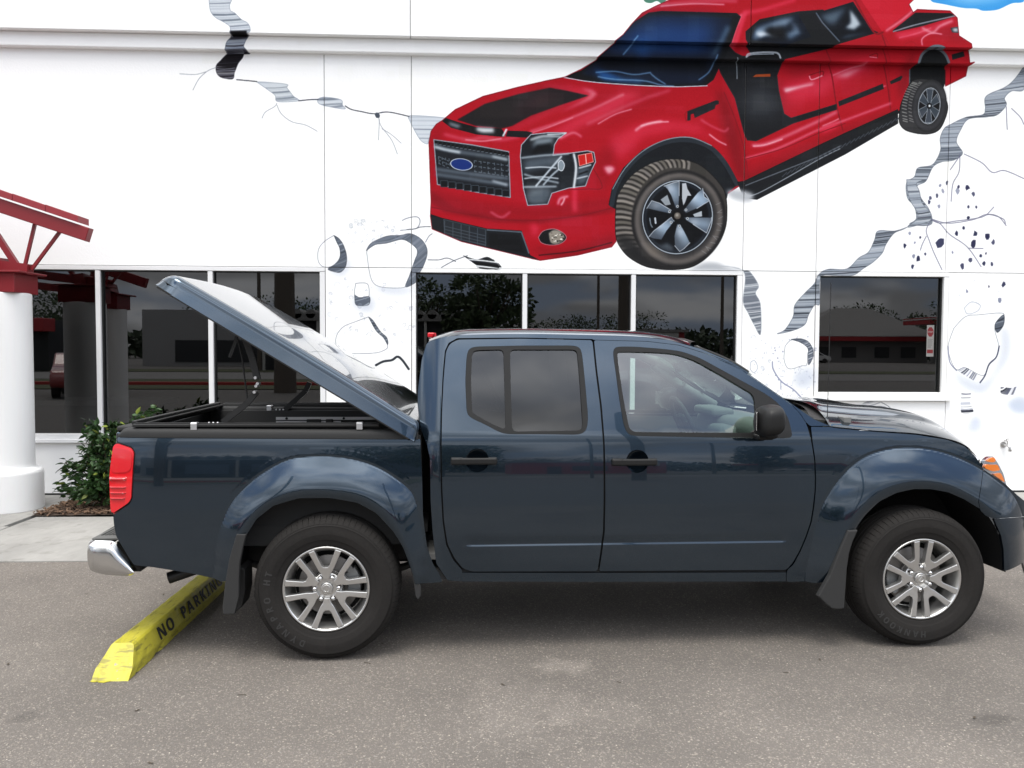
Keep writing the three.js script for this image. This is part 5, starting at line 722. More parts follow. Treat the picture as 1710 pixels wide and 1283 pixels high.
// tail lamp
{
  const lo = soft(P2('light'), 0.008, 2), red = phys([0.62, 0.008, 0.014], { roughness: 0.12, clearcoat: 1, clearcoatRoughness: 0.01 }), redB = phys([0.55, 0.014, 0.02], { roughness: 0.16, clearcoat: 1 });
  for (const side of [0, 1]) {
    const W = (g) => (side ? mirror(g) : g), h = sub('tail_light', truck);
    mesh('housing', W(panel(lo, [], { cell: 0.03, off: -0.006, lip: 0.06 })), blackPl, h);
    // lens bulging gently, wrapped round the rear corner
    const lens = panel(inset(lo, 0.005), [], { cell: 0.012, off: 0.006, lip: 0.02 });
    mesh('lens', W(lens), red, h);
    mesh('lens_rear', W(box(0.03, 0.33, 0.12, -1.085, 0.93, -0.15, 0.01)), red, h);
    mesh('upper_lens', W(panel(soft(V2([-1.085,1.122,-1,1.107,-0.986,1.088,-0.989,1.009,-1.019,0.991,-1.096,0.991,-1.092,1.058]), 0.014, 2), [], { cell: 0.014, off: 0.010, lip: 0.006 })), redB, h);
    const ribs = []; for (const [y, hh] of [[468, 11], [526, 4.5], [567, 4.5], [606, 4.5]]) { const a = V2([...O.light.slice(0, 0), ...rowAt(y)]); ribs.push(ribGeo(a[0], a[1], hh / 4.275 / 320)); }
    for (const r of ribs) mesh('lens_rib', W(r), redB, h);
  }
  function rowAt(y) { const q = { 468: [-1.104,0.959,-1.013,0.96], 526: [-1.101,0.917,-1.015,0.918], 567: [-1.099,0.888,-1.016,0.889], 606: [-1.098,0.86,-1.02,0.861] }; return q[y]; }
  function ribGeo(a, b, h) { const n = 10, out = []; return fromGrid(n, 6, (u, v) => { const x = mixN(a.x, b.x, u), y = a.y + (v - 0.5) * 2 * h * 1.2; return V3(x, y, S(x, y) + 0.006 + 0.012 * Math.sin(Math.PI * v) * Math.min(1, Math.sin(Math.PI * Math.min(1, u * 1.02)) * 4)); }); }
}
// roof, windscreen and rear of the cab, drawn across between the two roof rails
const railIdx = [...P2('cab').slice(11), ...P2('cab2').slice(0, 5)].map((p) => p);  // from the rear top corner forward
{
  const curve = new THREE.SplineCurve(railIdx), N = 90, rail = curve.getSpacedPoints(N);
  const xHead = 2.0, cross = (p, v, bow, rise) => {
    const k = 'cab', z0 = S(p.x, p.y, k), t = Math.abs(v - 0.5) * 2, sgn = v < 0.5 ? 1 : -1, s = 1 - t; // s 0 at the edge, 1 at the centre line
    const y = p.y + rise * (1 - Math.pow(1 - s, 3)) * 0.55 + rise * 0.45 * (1 - Math.pow(1 - Math.min(1, s * 7), 2)), zz = mixN(z0, ZC, Math.pow(s, 1.0));
    return V3(p.x + bow * (1 - t * t), y, sgn > 0 ? zz : 2 * ZC - zz);
  };
  const iH = rail.findIndex((p) => p.x > xHead);
  const seg = (i0, i1, bowF, rise) => fromGrid(64, i1 - i0, (u, v) => { const p = rail[Math.min(N, i0 + Math.round(v * (i1 - i0)))]; return cross(p, u, bowF(p.x), rise(p.x)); });
  const rise = (x) => 0.046 * sstep(0.42, 0.75, x) * (1 - 0.9 * sstep(1.9, 2.3, x)), bow = (x) => 0.05 * sstep(1.9, 2.35, x) - 0.03 * (1 - sstep(0.5, 0.8, x));
  mesh('roof', seg(0, iH, bow, rise), paint, truck);
  const ws = seg(iH, N, bow, rise); mesh('windscreen', ws, glassF, truck);
  mesh('windscreen_surround', M([tube(rail.slice(iH).filter((_, i) => i % 4 === 0).map((p) => cross(p, 0.012, 0, 0)), 0.012, 24, 6), tube(rail.slice(iH).filter((_, i) => i % 4 === 0).map((p) => cross(p, 0.988, 0, 0)), 0.012, 24, 6), tube([0.02, 0.2, 0.4, 0.6, 0.8, 0.98].map((u) => cross(rail[iH], u, bow(rail[iH].x), rise(rail[iH].x))), 0.02, 24, 6)]), blackPl, truck);
  // rear face of the cab with its window
  const rear = P2('cab').slice(1, 12).map((p) => p), rc = new THREE.SplineCurve(rear);
  const rf = (u, v, inn = 0) => { const p = rc.getPoint(v), z0 = S(p.x, p.y, 'cab') - 0.001, t = Math.abs(u - 0.5) * 2; return V3(p.x + 0.012 * (1 - Math.pow(t, 4)) - inn, p.y + 0.06 * (1 - t * t) * sstep(0.85, 1, v), mixN(z0, 2 * ZC - z0, u)); };
  mesh('cab_rear', fromGrid(40, 40, (u, v) => rf(u, v)), paint, truck);
  mesh('rear_window', fromGrid(20, 12, (u, v) => { const p = rf(mixN(0.1, 0.9, u), mixN(0.66, 0.93, v)); p.x -= 0.006; return p; }), glassR, truck);
  // high brake lamp at the rear edge of the roof
  mesh('brake_light', box(0.05, 0.03, 0.30, railIdx[0].x - 0.005, railIdx[0].y + 0.04, ZC, 0.008), phys([0.6, 0.01, 0.02], { roughness: 0.2 }), truck);
  mesh('roof_antenna', new THREE.ConeGeometry(0.035, 0.05, 4).scale(2.0, 1, 0.6).translate(1.85, rail[iH].y + 0.075, ZC), blackPl, truck);
  // headliner and pillars inside
  mesh('headliner', fromGrid(8, iH, (u, v) => { const p = cross(rail[Math.round(v * iH)], mixN(0.03, 0.97, u), 0, 0.02); p.y -= 0.03; return p; }), greyIn2, truck);
  mesh('screen_pillar', M([0.03, 0.97].map((u) => tube(rail.slice(iH - 4).filter((_, i) => i % 4 === 0).map((p) => { const q = cross(p, u, 0, 0); q.y -= 0.03; q.x -= 0.04; return q; }), 0.035, 24, 8))), greyIn2, truck);
}
// bonnet
{
  const edge = new THREE.SplineCurve(V2([2.724,1.221,2.777,1.213,2.978,1.194,3.217,1.178,3.396,1.148,3.491,1.114,3.553,1.059,3.595,0.999])), fr = V2([3.595,0.999])[0];
  const hx0 = V2([2.724,1.221])[0].x;
  const bonnet = (u, v) => {
    const t = Math.abs(u - 0.5) * 2, s = 1 - t, front = sstep(0.55, 1, v);
    const e = edge.getPoint(v), z0 = S(e.x, e.y) - 0.001;
    const up = 0.100 - 0.028 * front, y = e.y + up * (1 - Math.pow(1 - Math.min(1, s * 1.35), 2.6));
    const zz = mixN(z0, ZC, s), dz = Math.abs(zz - ZC), dome = 0.024 * (sstep(0.62, 0.52, dz) - 0.5 * sstep(0.42, 0.2, dz)) * sstep(0.03, 0.14, v) * (1 - sstep(0.55, 0.95, v));
    const cow = -0.16 * (1 - v) * (1 - t * t) * -1;
    return V3(e.x + (0.16 * (1 - t * t)) * front + cow * 0.5 * (1 - v), y + dome, u < 0.5 ? zz : 2 * ZC - zz);
  };
  mesh('bonnet', fromGrid(90, 70, bonnet), paint, truck);
  // nose: closes the front between the lamps down to the bumper
  mesh('front_grille', fromGrid(40, 16, (u, v) => { const p = bonnet(u, 1), t = Math.abs(u - 0.5) * 2; return V3(mixN(p.x, Math.max(p.x, 4.0 - 0.32 * t ** 3), sstep(0, 0.6, v)), mixN(p.y, 0.62, v), p.z * 0.98 + ZC * 0.02); }), blackPl, truck);
  const bars = []; for (let k = 0; k < 4; k++) bars.push(box(0.04, 0.03, 0.7, 3.98, 0.72 + k * 0.06, ZC, 0.008)); for (const z of [-0.22, 0.22]) bars.push(bar(V3(3.90, 0.96, ZC + z * 1.4), V3(4.0, 0.68, ZC + z), 0.05, 0.06));
  mesh('grille_bar', M(bars), chrome, truck);
  mesh('bumper_beam', fromGrid(30, 10, (u, v) => { const t = Math.abs(u - 0.5) * 2, z = mixN(-0.43, 2 * ZC + 0.43, u); return V3(4.09 - 0.05 * t * t + 0.03 * Math.sin(v * Math.PI), mixN(0.34, 0.70, v), z); }), paint, truck);
  mesh('cowl', fromGrid(30, 6, (u, v) => { const t = Math.abs(u - 0.5) * 2, a = hx0 - 0.08 + 0.16 * (1 - t * t); return V3(a + v * 0.16, mixN(1.255, 1.235, v) + 0.055 * (1 - t * t), mixN(-0.16, 2 * ZC + 0.16, u)); }), blackPl, truck);
  mesh('radio_aerial', M([rod(V3(0, 0, 0), V3(0.004, 0.78, 0), 0.0022, 6), cyl(0.012, 0.018, 0.03, 12)].map((g) => g.translate(hx0 + 0.05, 1.235, -0.22))), blackPl, truck);
}
// door mirror
{
  for (const side of [0, 1]) {
    const W = (g) => (side ? mirror(g) : g), h = sub('door_mirror', truck), c = V2([2.31,1.267])[0];
    const shell = new THREE.SphereGeometry(1, 40, 28), p = shell.attributes.position;
    for (let i = 0; i < p.count; i++) { let x = p.getX(i), y = p.getY(i), z = p.getZ(i); const q = (v, e) => Math.sign(v) * Math.pow(Math.abs(v), e); x = q(x, 0.62); y = q(y, 0.6); z = q(z, 0.7); x = x < -0.2 ? -0.2 + (x + 0.2) * 0.9 : x; p.setXYZ(i, x * 0.070 * (y > 0 ? 1 - 0.16 * y : 1 + 0.05 * y), y * 0.080 + 0.010 * x, z * 0.105); }
    shell.computeVertexNormals();
    mesh('housing', W(shell.translate(c.x, c.y, 0.085)), trimBlk, h);
    mesh('mirror_glass', W(box(0.004, 0.095, 0.135, 0, 0, 0, 0.0018).rotateY(-0.42).translate(c.x - 0.058, c.y - 0.002, 0.075)), chrome, h);
    mesh('bracket', W(M([box(0.075, 0.05, 0.16, c.x + 0.02, c.y - 0.075, 0.01, 0.02), box(0.09, 0.028, 0.1, c.x + 0.02, c.y - 0.1, -0.04, 0.012)])), trimBlk, h);
  }
}
// rail caps, bed box and tailgate
const railB = V2([-1.069,1.172,0.486,1.157]), railH = 0.047;
{
  const capG = fromGrid(60, 14, (u, v) => {
    const x = mixN(-1.065, 0.475, u), y0 = railB[0].y + (railB[1].y - railB[0].y) * u + 0.002, endR = Math.sqrt(Math.max(0.0, 1 - Math.pow(Math.max(0, (0.06 - u * 1.54) / 0.06), 2)));
    const a = v * Math.PI, w = 0.10; const zc = S(x, y0) - 0.046 + 0.006;
    const cs = [[0.052, -0.002], [0.053, 0.012], [0.051, 0.028], [0.044, 0.040], [0.030, 0.046], [0.0, 0.047], [-0.03, 0.047], [-0.055, 0.044], [-0.07, 0.03], [-0.072, -0.05]], f = v * (cs.length - 1), i = Math.min(cs.length - 2, Math.floor(f)), t = f - i;
    const z = mixN(cs[i][0], cs[i + 1][0], t), y = mixN(cs[i][1], cs[i + 1][1], t);
    return V3(x, y0 + (y > 0 ? y * mixN(0.25, 1, endR) : y), zc + z);
  });
  both('rail_cap', capG, blackTx);
  const yT = railB[0].y;
  both('bed_wall', box(1.56, 0.62, 0.03, -0.29, yT - 0.29, -0.20), blackTx);
  mesh('bed_floor', box(1.6, 0.04, 1.45, -0.28, 0.66, ZC), blackTx, truck);
  mesh('bed_front_wall', box(0.03, 0.56, 1.6, 0.47, yT - 0.28, ZC), blackTx, truck);
  const tg = sub('tailgate', truck);
  mesh('skin', box(0.06, 0.60, 1.50, -1.075, yT - 0.28, ZC, 0.012), paint, tg);
  mesh('tailgate_cap', box(0.085, 0.03, 1.50, -1.06, yT + 0.035, ZC, 0.012), blackTx, tg);
  mesh('handle', box(0.02, 0.06, 0.18, -1.11, yT - 0.12, ZC, 0.008), blackPl, tg);
  // utility track along the far wall, with cleats
  const tr = sub('cargo_track', truck);
  mesh('channel', M([box(1.15, 0.020, 0.02, -0.02, yT - 0.035, -1.60), box(1.15, 0.016, 0.02, -0.02, yT - 0.062, -1.60), box(1.15, 0.05, 0.008, -0.02, yT - 0.048, -1.612)]), satin, tr);
  mesh('channel_slot', box(1.15, 0.012, 0.012, -0.02, yT - 0.049, -1.604), std(0.05, 0.6), tr);
  for (const x of [-0.52, -0.12, 0.25, 0.32, 0.52]) mesh('bolt', cyl(0.009, 0.009, 0.012, 10).rotateX(Math.PI / 2).translate(x, yT - 0.034, -1.588), blackPl, tr);
  mesh('cleat', M([box(0.10, 0.025, 0.03, -0.33, yT - 0.052, -1.585, 0.006), box(0.05, 0.03, 0.03, -0.22, yT - 0.054, -1.585, 0.006)]), blackPl, tr);
}
// raised bed cover with its rails, clamps, props and struts
{
  const cover = sub('bed_cover', truck);
  const lo = V2([-0.864,1.958,0.454,1.15]), R = lo[0], F = lo[1], ax = F.clone().sub(R), L = ax.length(), dir = ax.clone().normalize(), nor = new THREE.Vector2(-dir.y, dir.x); if (nor.y < 0) nor.negate();
  const zN = -0.030, zF = 2 * ZC - zN, T = (s) => 0.094 + 0.03 * Math.sin(Math.PI * Math.min(1, s)) * 0.4;
  // lid: s runs from the rear edge to the hinge, across from the near to the far skirt
  const nS = 80, prof = []; // profile across: [z fraction, height fraction]
  for (let i = 0; i <= 6; i++) prof.push([0.011 * (i / 6), (i / 6) * 0.62]);
  for (let i = 1; i <= 8; i++) { const a = (i / 8) * Math.PI / 2; prof.push([0.011 + 0.024 * (1 - Math.cos(a)), 0.62 + 0.38 * Math.sin(a)]); }
  for (let i = 1; i <= 24; i++) prof.push([0.035 + 0.93 * (i / 24), 1 + 0.16 * Math.sin(Math.PI * (i / 24))]);
  for (let i = 7; i >= 0; i--) { const a = (i / 8) * Math.PI / 2; prof.push([0.989 - 0.024 * (1 - Math.cos(a)), 0.62 + 0.38 * Math.sin(a)]); }
  for (let i = 5; i >= 0; i--) prof.push([1 - 0.011 * (i / 6), (i / 6) * 0.62]);
  const lidPt = (u, v) => {
    const f = u * (prof.length - 1), i = Math.min(prof.length - 2, Math.floor(f)), t = f - i, zf = mixN(prof[i][0], prof[i + 1][0], t), hf = mixN(prof[i][1], prof[i + 1][1], t);
    const s = v, h0 = T(s), rEnd = 0.085, d = s * L, df = (1 - s) * L;
    // rounded at both ends
    const ra = d < rEnd ? Math.sqrt(1 - Math.pow(1 - d / rEnd, 2)) : 1, rb = df < 0.05 ? Math.sqrt(1 - Math.pow(1 - df / 0.05, 2)) : 1, k = Math.min(ra, 0.25 + 0.75 * rb);
    const plan = 0.05 * Math.pow(Math.max(0, 1 - d / 0.12), 2);
    const h = hf * h0 * k, z = mixN(zN - plan, zF + plan, zf);
    const q = R.clone().addScaledVector(dir, d + (1 - hf) * 0 ).addScaledVector(nor, h);
    return V3(q.x, q.y, z);
  };
  mesh('lid', fromGrid(prof.length - 1, nS, (u, v) => lidPt(u, v * v * (3 - 2 * v) * 0.35 + v * 0.65)), paint, cover);
  // underside panel a little inside the skirt, and the closed rear edge
  mesh('underside', fromGrid(4, 10, (u, v) => { const q = R.clone().addScaledVector(dir, mixN(0.03, L - 0.03, v)).addScaledVector(nor, 0.04); return V3(q.x, q.y, mixN(zN - 0.012, zF + 0.012, u)); }), blackTx, cover);
  for (const z of [zN - 0.006, zF + 0.006]) mesh('edge_seal', (() => { const a = R.clone().addScaledVector(dir, 0.03).addScaledVector(nor, -0.002), b = F.clone().addScaledVector(dir, -0.03).addScaledVector(nor, -0.002); return bar(V3(a.x, a.y, z), V3(b.x, b.y, z), 0.010, 0.010); })(), blackPl, cover);
  const yT = railB[0].y + railH;
  // clamp-on rails
  for (const z of [-0.10, 2 * ZC + 0.10]) mesh('clamp_rail', M([box(1.26, 0.016, 0.05, -0.36, yT + 0.012, z, 0.004), box(1.26, 0.028, 0.014, -0.36, yT - 0.004, z - Math.sign(z - ZC) * 0.03, 0.003), box(1.24, 0.006, 0.02, -0.36, yT + 0.022, z)]), blackPl, cover);
  mesh('rear_rail', M([box(0.03, 0.022, 1.5, -1.01, yT + 0.02, ZC, 0.005), box(0.02, 0.012, 1.5, -0.985, yT + 0.008, ZC, 0.003)]), blackPl, cover);
  const A = V2([-0.68,1.237,0.168,1.231]);
  for (const p of A) mesh('clamp', M([box(0.034, 0.016, 0.036, p.x, yT + 0.020, -0.088, 0.004), box(0.032, 0.034, 0.006, p.x, yT + 0.006, -0.072, 0.002)]), satin, cover);
  const B = V2([-0.649,1.179])[0]; mesh('clamp', M([box(0.036, 0.09, 0.02, B.x, B.y, -1.63, 0.005), box(0.036, 0.016, 0.08, B.x, B.y + 0.04, -1.66, 0.005)]), satin, cover);
  mesh('hinge_plate', M([box(0.09, 0.05, 0.02, B.x + 0.08, B.y + 0.005, -1.63, 0.004)]), blackPl, cover);
  for (const [u, v] of [[0.05, 0.02], [0.075, 0.02], [0.10, 0.02], [0.06, -0.015], [0.09, -0.015]]) mesh('bolt', cyl(0.006, 0.006, 0.01, 8).rotateX(Math.PI / 2).translate(B.x + u, B.y + v, -1.617), satin, cover);
  for (const x of [0, 0.022, 0.044]) mesh('bolt', new THREE.SphereGeometry(0.007, 10, 8).translate(A[0].x + 0.07 + x, yT + 0.022, -0.10), satin, cover);
  // folding props: near one in two arms with a knuckle, far one straight
  const arm = (a, z, w) => { const p = V2(a).map((q) => V3(q.x, q.y, z)); return p.slice(1).map((q, i) => bar(p[i], q, w, 0.02)); };
  mesh('prop_arm', M(arm([-0.56,1.239,-0.433,1.34,-0.384,1.401], -0.17, 0.030)), blackPl, cover);
  mesh('prop_arm', M(arm([-0.378,1.468,-0.404,1.58,-0.441,1.691,-0.468,1.735], -0.17, 0.034)), blackPl, cover);
  mesh('prop_knuckle', M(V2([-0.383,1.477,-0.372,1.446,-0.38,1.433,-0.389,1.401]).map((p, i) => cyl(0.008, 0.008, 0.05, 12).rotateX(Math.PI / 2).translate(p.x, p.y, -0.165))), satin, cover);
  mesh('prop_arm', M(arm([-0.539,1.197,-0.391,1.332,-0.364,1.392], -1.62, 0.034)), blackPl, cover);
  mesh('gas_strut', M(arm([-0.438,1.355,-0.466,1.59,-0.492,1.702], -0.2, 0.004)), blackPl, cover);
  mesh('gas_strut', M([...arm([-0.535,1.584,-0.506,1.663,-0.492,1.708], -0.22, 0.012)]), blackPl, cover);
}
// rear bumper: bright cap wrapping the corners, ribbed step pad on top
{
  const b = sub('rear_bumper', truck);
  const yb = 0.395, yt = 0.625;
  const sideTop = V2([-1.197,0.643,-1.091,0.638,-1.07,0.614,-1.045,0.574,-1,0.519,-0.974,0.48]), sideBot = V2([-1.22,0.539,-1.191,0.492,-1.116,0.472,-1.013,0.46,-0.987,0.463,-0.974,0.478]);
  const lerpX = (arr, x) => { if (x <= arr[0].x) return arr[0].y; for (let i = 1; i < arr.length; i++) if (x <= arr[i].x) return mixN(arr[i - 1].y, arr[i].y, (x - arr[i - 1].x) / (arr[i].x - arr[i - 1].x)); return arr.at(-1).y; };
  const xr = V2([-1.219,0.598])[0].x, xf = sideTop.at(-1).x - 0.003;
  const plan = new THREE.CatmullRomCurve3([V3(xf, 0, -0.05), V3(xf - 0.12, 0, -0.035), V3(xf - 0.21, 0, -0.045), V3(xr + 0.012, 0, -0.085), V3(xr, 0, -0.15), V3(xr - 0.012, 0, -0.4), V3(xr - 0.03, 0, ZC)], false, 'centripetal');
  const shell = fromGrid(120, 22, (u, v) => {
    const q = u < 0.5 ? plan.getPoint(u * 2) : plan.getPoint((1 - u) * 2), far = u >= 0.5, yT = lerpX(sideTop, q.x), yB = Math.min(yT - 0.002, lerpX(sideBot, q.x));
    const y = mixN(yB, yT, v), out = 0.020 * (1 - Math.pow(Math.abs(v - 0.45) / 0.55, 3)) - 0.022 * sstep(0.86, 1, v), d = q.z > -0.12 ? 0 : 1;
    const x = q.x - out * mixN(0.4, 1, sstep(xr + 0.06, xr, q.x)) * sstep(xf, xf - 0.2, q.x), z = q.z + out * sstep(xr, xr + 0.06, q.x);
    return V3(x, y, far ? 2 * ZC - z : z);
  });
  mesh('bumper_bar', shell, std([0.60, 0.60, 0.59], 0.16, 1), b);
  mesh('step_pad', M([box(0.17, 0.012, 1.62, xr + 0.095, sideTop[0].y - 0.004, ZC, 0.004), ...Array.from({ length: 7 }, (_, i) => box(0.008, 0.006, 1.5, xr + 0.035 + i * 0.02, sideTop[0].y + 0.004, ZC))]), std([0.10, 0.10, 0.095], 0.8), b);
  mesh('filler', box(0.12, 0.16, 1.5, xr + 0.17, 0.53, ZC), blackPl, b);
  mesh('hitch', M([box(0.3, 0.07, 0.07, -1.05, 0.43, ZC), cyl(0.02, 0.02, 0.9, 10).rotateX(Math.PI / 2).translate(-1.0, 0.45, ZC)]), blackPl, b);
}
// mud flaps
{
  const rf = V2([-0.447,0.68,-0.399,0.679,-0.418,0.605,-0.433,0.529,-0.438,0.442,-0.439,0.354,-0.461,0.267,-0.519,0.268,-0.522,0.301,-0.508,0.421,-0.485,0.552]), ff = V2([2.791,0.661,2.846,0.662,2.818,0.597,2.801,0.536,2.79,0.45,2.786,0.351,2.78,0.234,2.743,0.229,2.709,0.235,2.67,0.267,2.632,0.305,2.648,0.333,2.696,0.418,2.744,0.545]);
  both('mud_flap', M([extr(rf, 0.03, 0.004).translate(0, 0, -0.018)]), blackTx);
  both('mud_flap', M([extr(ff, 0.035, 0.006).translate(0, 0, -0.022)]), blackTx);
  both('mud_flap', M([extr(V2([-0.462,0.48,-0.435,0.469,-0.436,0.346,-0.453,0.267,-0.497,0.229,-0.513,0.235,-0.49,0.324,-0.471,0.413]), 0.16, 0.006).translate(0, 0, -0.26)]), blackPl);
  both('wheel_trim', M([extr(V2([0.437,0.485,0.451,0.478,0.463,0.443,0.49,0.383,0.49,0.339,0.478,0.315,0.463,0.329,0.456,0.384,0.447,0.438]), 0.03, 0.004).translate(0, 0, -0.05)]), blackTx);
}
// wheel housings, chassis, axles, exhaust
{
  for (const [cx, r] of [[0, 0.50], [WB, 0.505]]) both('wheel_arch', M([new THREE.CylinderGeometry(r, r, 0.42, 40, 1, true, 0, Math.PI).rotateX(-Math.PI / 2).rotateZ(Math.PI / 2).translate(cx, 0.40, -0.26), new THREE.CircleGeometry(r, 40, 0, Math.PI).translate(cx, 0.40, -0.47)]), darkIn);
  const ch = sub('chassis', truck);
  mesh('frame_rail', M([box(4.9, 0.14, 0.08, 1.45, 0.50, -0.45), box(4.9, 0.14, 0.08, 1.45, 0.50, 2 * ZC + 0.45), ...[-0.9, 0.6, 1.6, 2.6].map((x) => box(0.1, 0.1, 0.95, x, 0.5, ZC))]), std(0.012, 0.7), ch);
  mesh('floor_pan', M([box(2.2, 0.05, 1.66, 1.62, 0.43, ZC), box(1.0, 0.05, 1.2, 3.3, 0.46, ZC), box(1.5, 0.03, 1.2, -0.3, 0.60, ZC)]), std(0.014, 0.8), ch);
  mesh('axle', M([cyl(0.045, 0.045, 1.5, 16).rotateX(Math.PI / 2).translate(0, AX, ZC), new THREE.SphereGeometry(0.15, 20, 14).translate(0, AX, ZC), cyl(0.035, 0.035, 1.5, 16).rotateX(Math.PI / 2).translate(WB, AX, ZC)]), std(0.012, 0.6), ch);
  for (const z of [-0.42, 2 * ZC + 0.42]) mesh('leaf_spring', M([tube([V3(-0.62, 0.47, z), V3(-0.3, 0.36, z), V3(0, 0.32, z), V3(0.3, 0.36, z), V3(0.58, 0.46, z)], 0.022, 24, 6), rod(V3(-0.2, 0.75, z + 0.08), V3(-0.08, 0.38, z + 0.08), 0.03)]), std(0.012, 0.7), ch);
  const ex = V2([-0.956,0.349,-0.813,0.394])[0];
  mesh('exhaust_pipe', M([tube([V3(-0.86, 0.44, -0.42), V3(-0.7, 0.475, -0.44), V3(-0.45, 0.49, -0.52), V3(0.2, 0.5, -0.6), V3(1.4, 0.4, -0.9)], 0.030, 40, 14)]), std([0.05, 0.048, 0.046], 0.45, 0.6), ch);
  { const a = V2([-0.912,0.368])[0], tip = cyl(0.032, 0.032, 0.2, 24, true).rotateZ(-Math.PI / 2 + 0.28).rotateY(0.25).translate(a.x + 0.10, a.y + 0.022, -0.36); mesh('exhaust_tip', M([tip, cyl(0.028, 0.028, 0.2, 24, true).rotateZ(-Math.PI / 2 + 0.28).rotateY(0.25).translate(a.x + 0.10, a.y + 0.022, -0.36), new THREE.TorusGeometry(0.030, 0.003, 6, 24).rotateY(Math.PI / 2).rotateZ(0.28).rotateY(0.25).translate(a.x + 0.004, a.y - 0.006, -0.335)]), std(0.02, 0.4, 0.3), ch); }
  mesh('exhaust_box', cyl(0.1, 0.1, 0.5, 20).rotateZ(Math.PI / 2).scale(1, 0.8, 1.2).translate(1.2, 0.42, -0.95), std([0.06, 0.055, 0.05], 0.5, 0.6), ch);
  mesh('fuel_tank', box(0.8, 0.24, 0.5, 0.95, 0.42, 2 * ZC + 0.75, 0.04), std(0.012, 0.6), ch);
}
// cabin
{
  const c = sub('cabin', truck);
  const seat = (x, z, w, back) => {
    const g = [box(0.50, 0.16, w, x + 0.1, 0.74, z, 0.06), box(0.17, 0.56, w, 0, 0, 0, 0.06).rotateZ(0.30).translate(x - 0.22, 1.02, z)];
    mesh('seat', M(g), greyIn, c);
    const hr = back ? [z - 0.36, z, z + 0.36] : [z];
    for (const k of hr) mesh('headrest', M([box(0.11, 0.17, 0.26, 0, 0, 0, 0.045).rotateZ(0.2).translate(x - 0.35, 1.40, k), rod(V3(x - 0.31, 1.2, k - 0.06), V3(x - 0.34, 1.36, k - 0.06), 0.006), rod(V3(x - 0.31, 1.2, k + 0.06), V3(x - 0.34, 1.36, k + 0.06), 0.006)]), greyIn, c);
  };
  seat(1.78, -0.48, 0.5); seat(1.78, 2 * ZC + 0.48, 0.5); seat(0.92, ZC, 1.36, true);
  mesh('dashboard', M([box(0.36, 0.20, 1.48, 2.62, 1.10, ZC, 0.07), box(0.25, 0.3, 1.46, 2.70, 0.9, ZC, 0.05), box(0.16, 0.06, 0.42, 2.48, 1.21, 2 * ZC + 0.48, 0.025), box(0.16, 0.34, 0.30, 2.42, 0.98, ZC, 0.04)]), greyIn2, c);
  const sw = new THREE.TorusGeometry(0.185, 0.016, 10, 36).rotateY(Math.PI / 2), sp = M([sw, box(0.02, 0.03, 0.34, 0, 0, 0, 0.008), box(0.02, 0.18, 0.03, 0, -0.08, 0, 0.008), box(0.05, 0.12, 0.14, 0, 0, 0, 0.02)]).rotateZ(0.42).translate(2.27, 1.13, 2 * ZC + 0.48);
  mesh('steering_wheel', sp, std(0.03, 0.6), c);
  const gh = (z) => tube(V2([2.217,1.483,2.23,1.441,2.27,1.402,2.332,1.376,2.349,1.398]).map((p) => V3(p.x, p.y, z)), 0.014, 24, 8);
  mesh('grab_handle', gh(2 * ZC + 0.22), greyIn2, c);
  mesh('rear_view_mirror', M([box(0.03, 0.07, 0.24, 2.25, 1.50, ZC, 0.012), rod(V3(2.25, 1.53, ZC), V3(2.33, 1.58, ZC), 0.01)]), blackPl, c);
  mesh('cabin_floor', box(2.3, 0.03, 1.6, 1.6, 0.52, ZC), greyIn, c);
  mesh('bulkhead', box(0.04, 0.8, 1.5, 2.86, 0.86, ZC), greyIn, c); mesh('rear_bulkhead', box(0.04, 0.62, 1.5, 0.62, 0.9, ZC), greyIn, c);
  both('wing_liner', box(0.66, 0.3, 0.02, 3.05, 1.0, -0.20), darkIn); both('bed_liner', box(0.7, 0.7, 0.02, 0.25, 0.8, -0.5), darkIn);
  both('pillar_trim', M([bar(V3(1.30, 0.9, -0.18), V3(1.22, 1.70, -0.26), 0.09, 0.03)]), greyIn2);
}

// ---------------------------------------------------------------- wheels
const alloy = std([0.56, 0.555, 0.54], 0.30, 0.9), alloyDk = std([0.30, 0.30, 0.29], 0.4, 0.9), discM = std([0.22, 0.21, 0.20], 0.45, 0.9);
const tyreTex = noiseTex(256, (x, y) => { const k = 0.009 + 0.007 * fbm(x / 18, y / 30, 4) + 0.004 * rnd(); return [k * 1.1, k * 1.0, k * 0.92]; });
const tyreMat = phys([1, 1, 1], { roughness: 0.85, specularIntensity: 0.45, map: tyreTex });
const lathe = (p, n = 96) => new THREE.LatheGeometry(p.map((q) => new THREE.Vector2(q[0], q[1])), n).rotateX(Math.PI / 2);  // [radius, z] turned about z
const RK = 0.985;  // rolling radius against the drawn section
const flip = (g) => { const h = g.index ? g.toNonIndexed() : g; for (const a of Object.values(h.attributes)) { const k = a.itemSize; for (let i = 0; i < a.count; i += 3) for (let c = 0; c < k; c++) { const t = a.array[(i + 1) * k + c]; a.array[(i + 1) * k + c] = a.array[(i + 2) * k + c]; a.array[(i + 2) * k + c] = t; } } return h; };
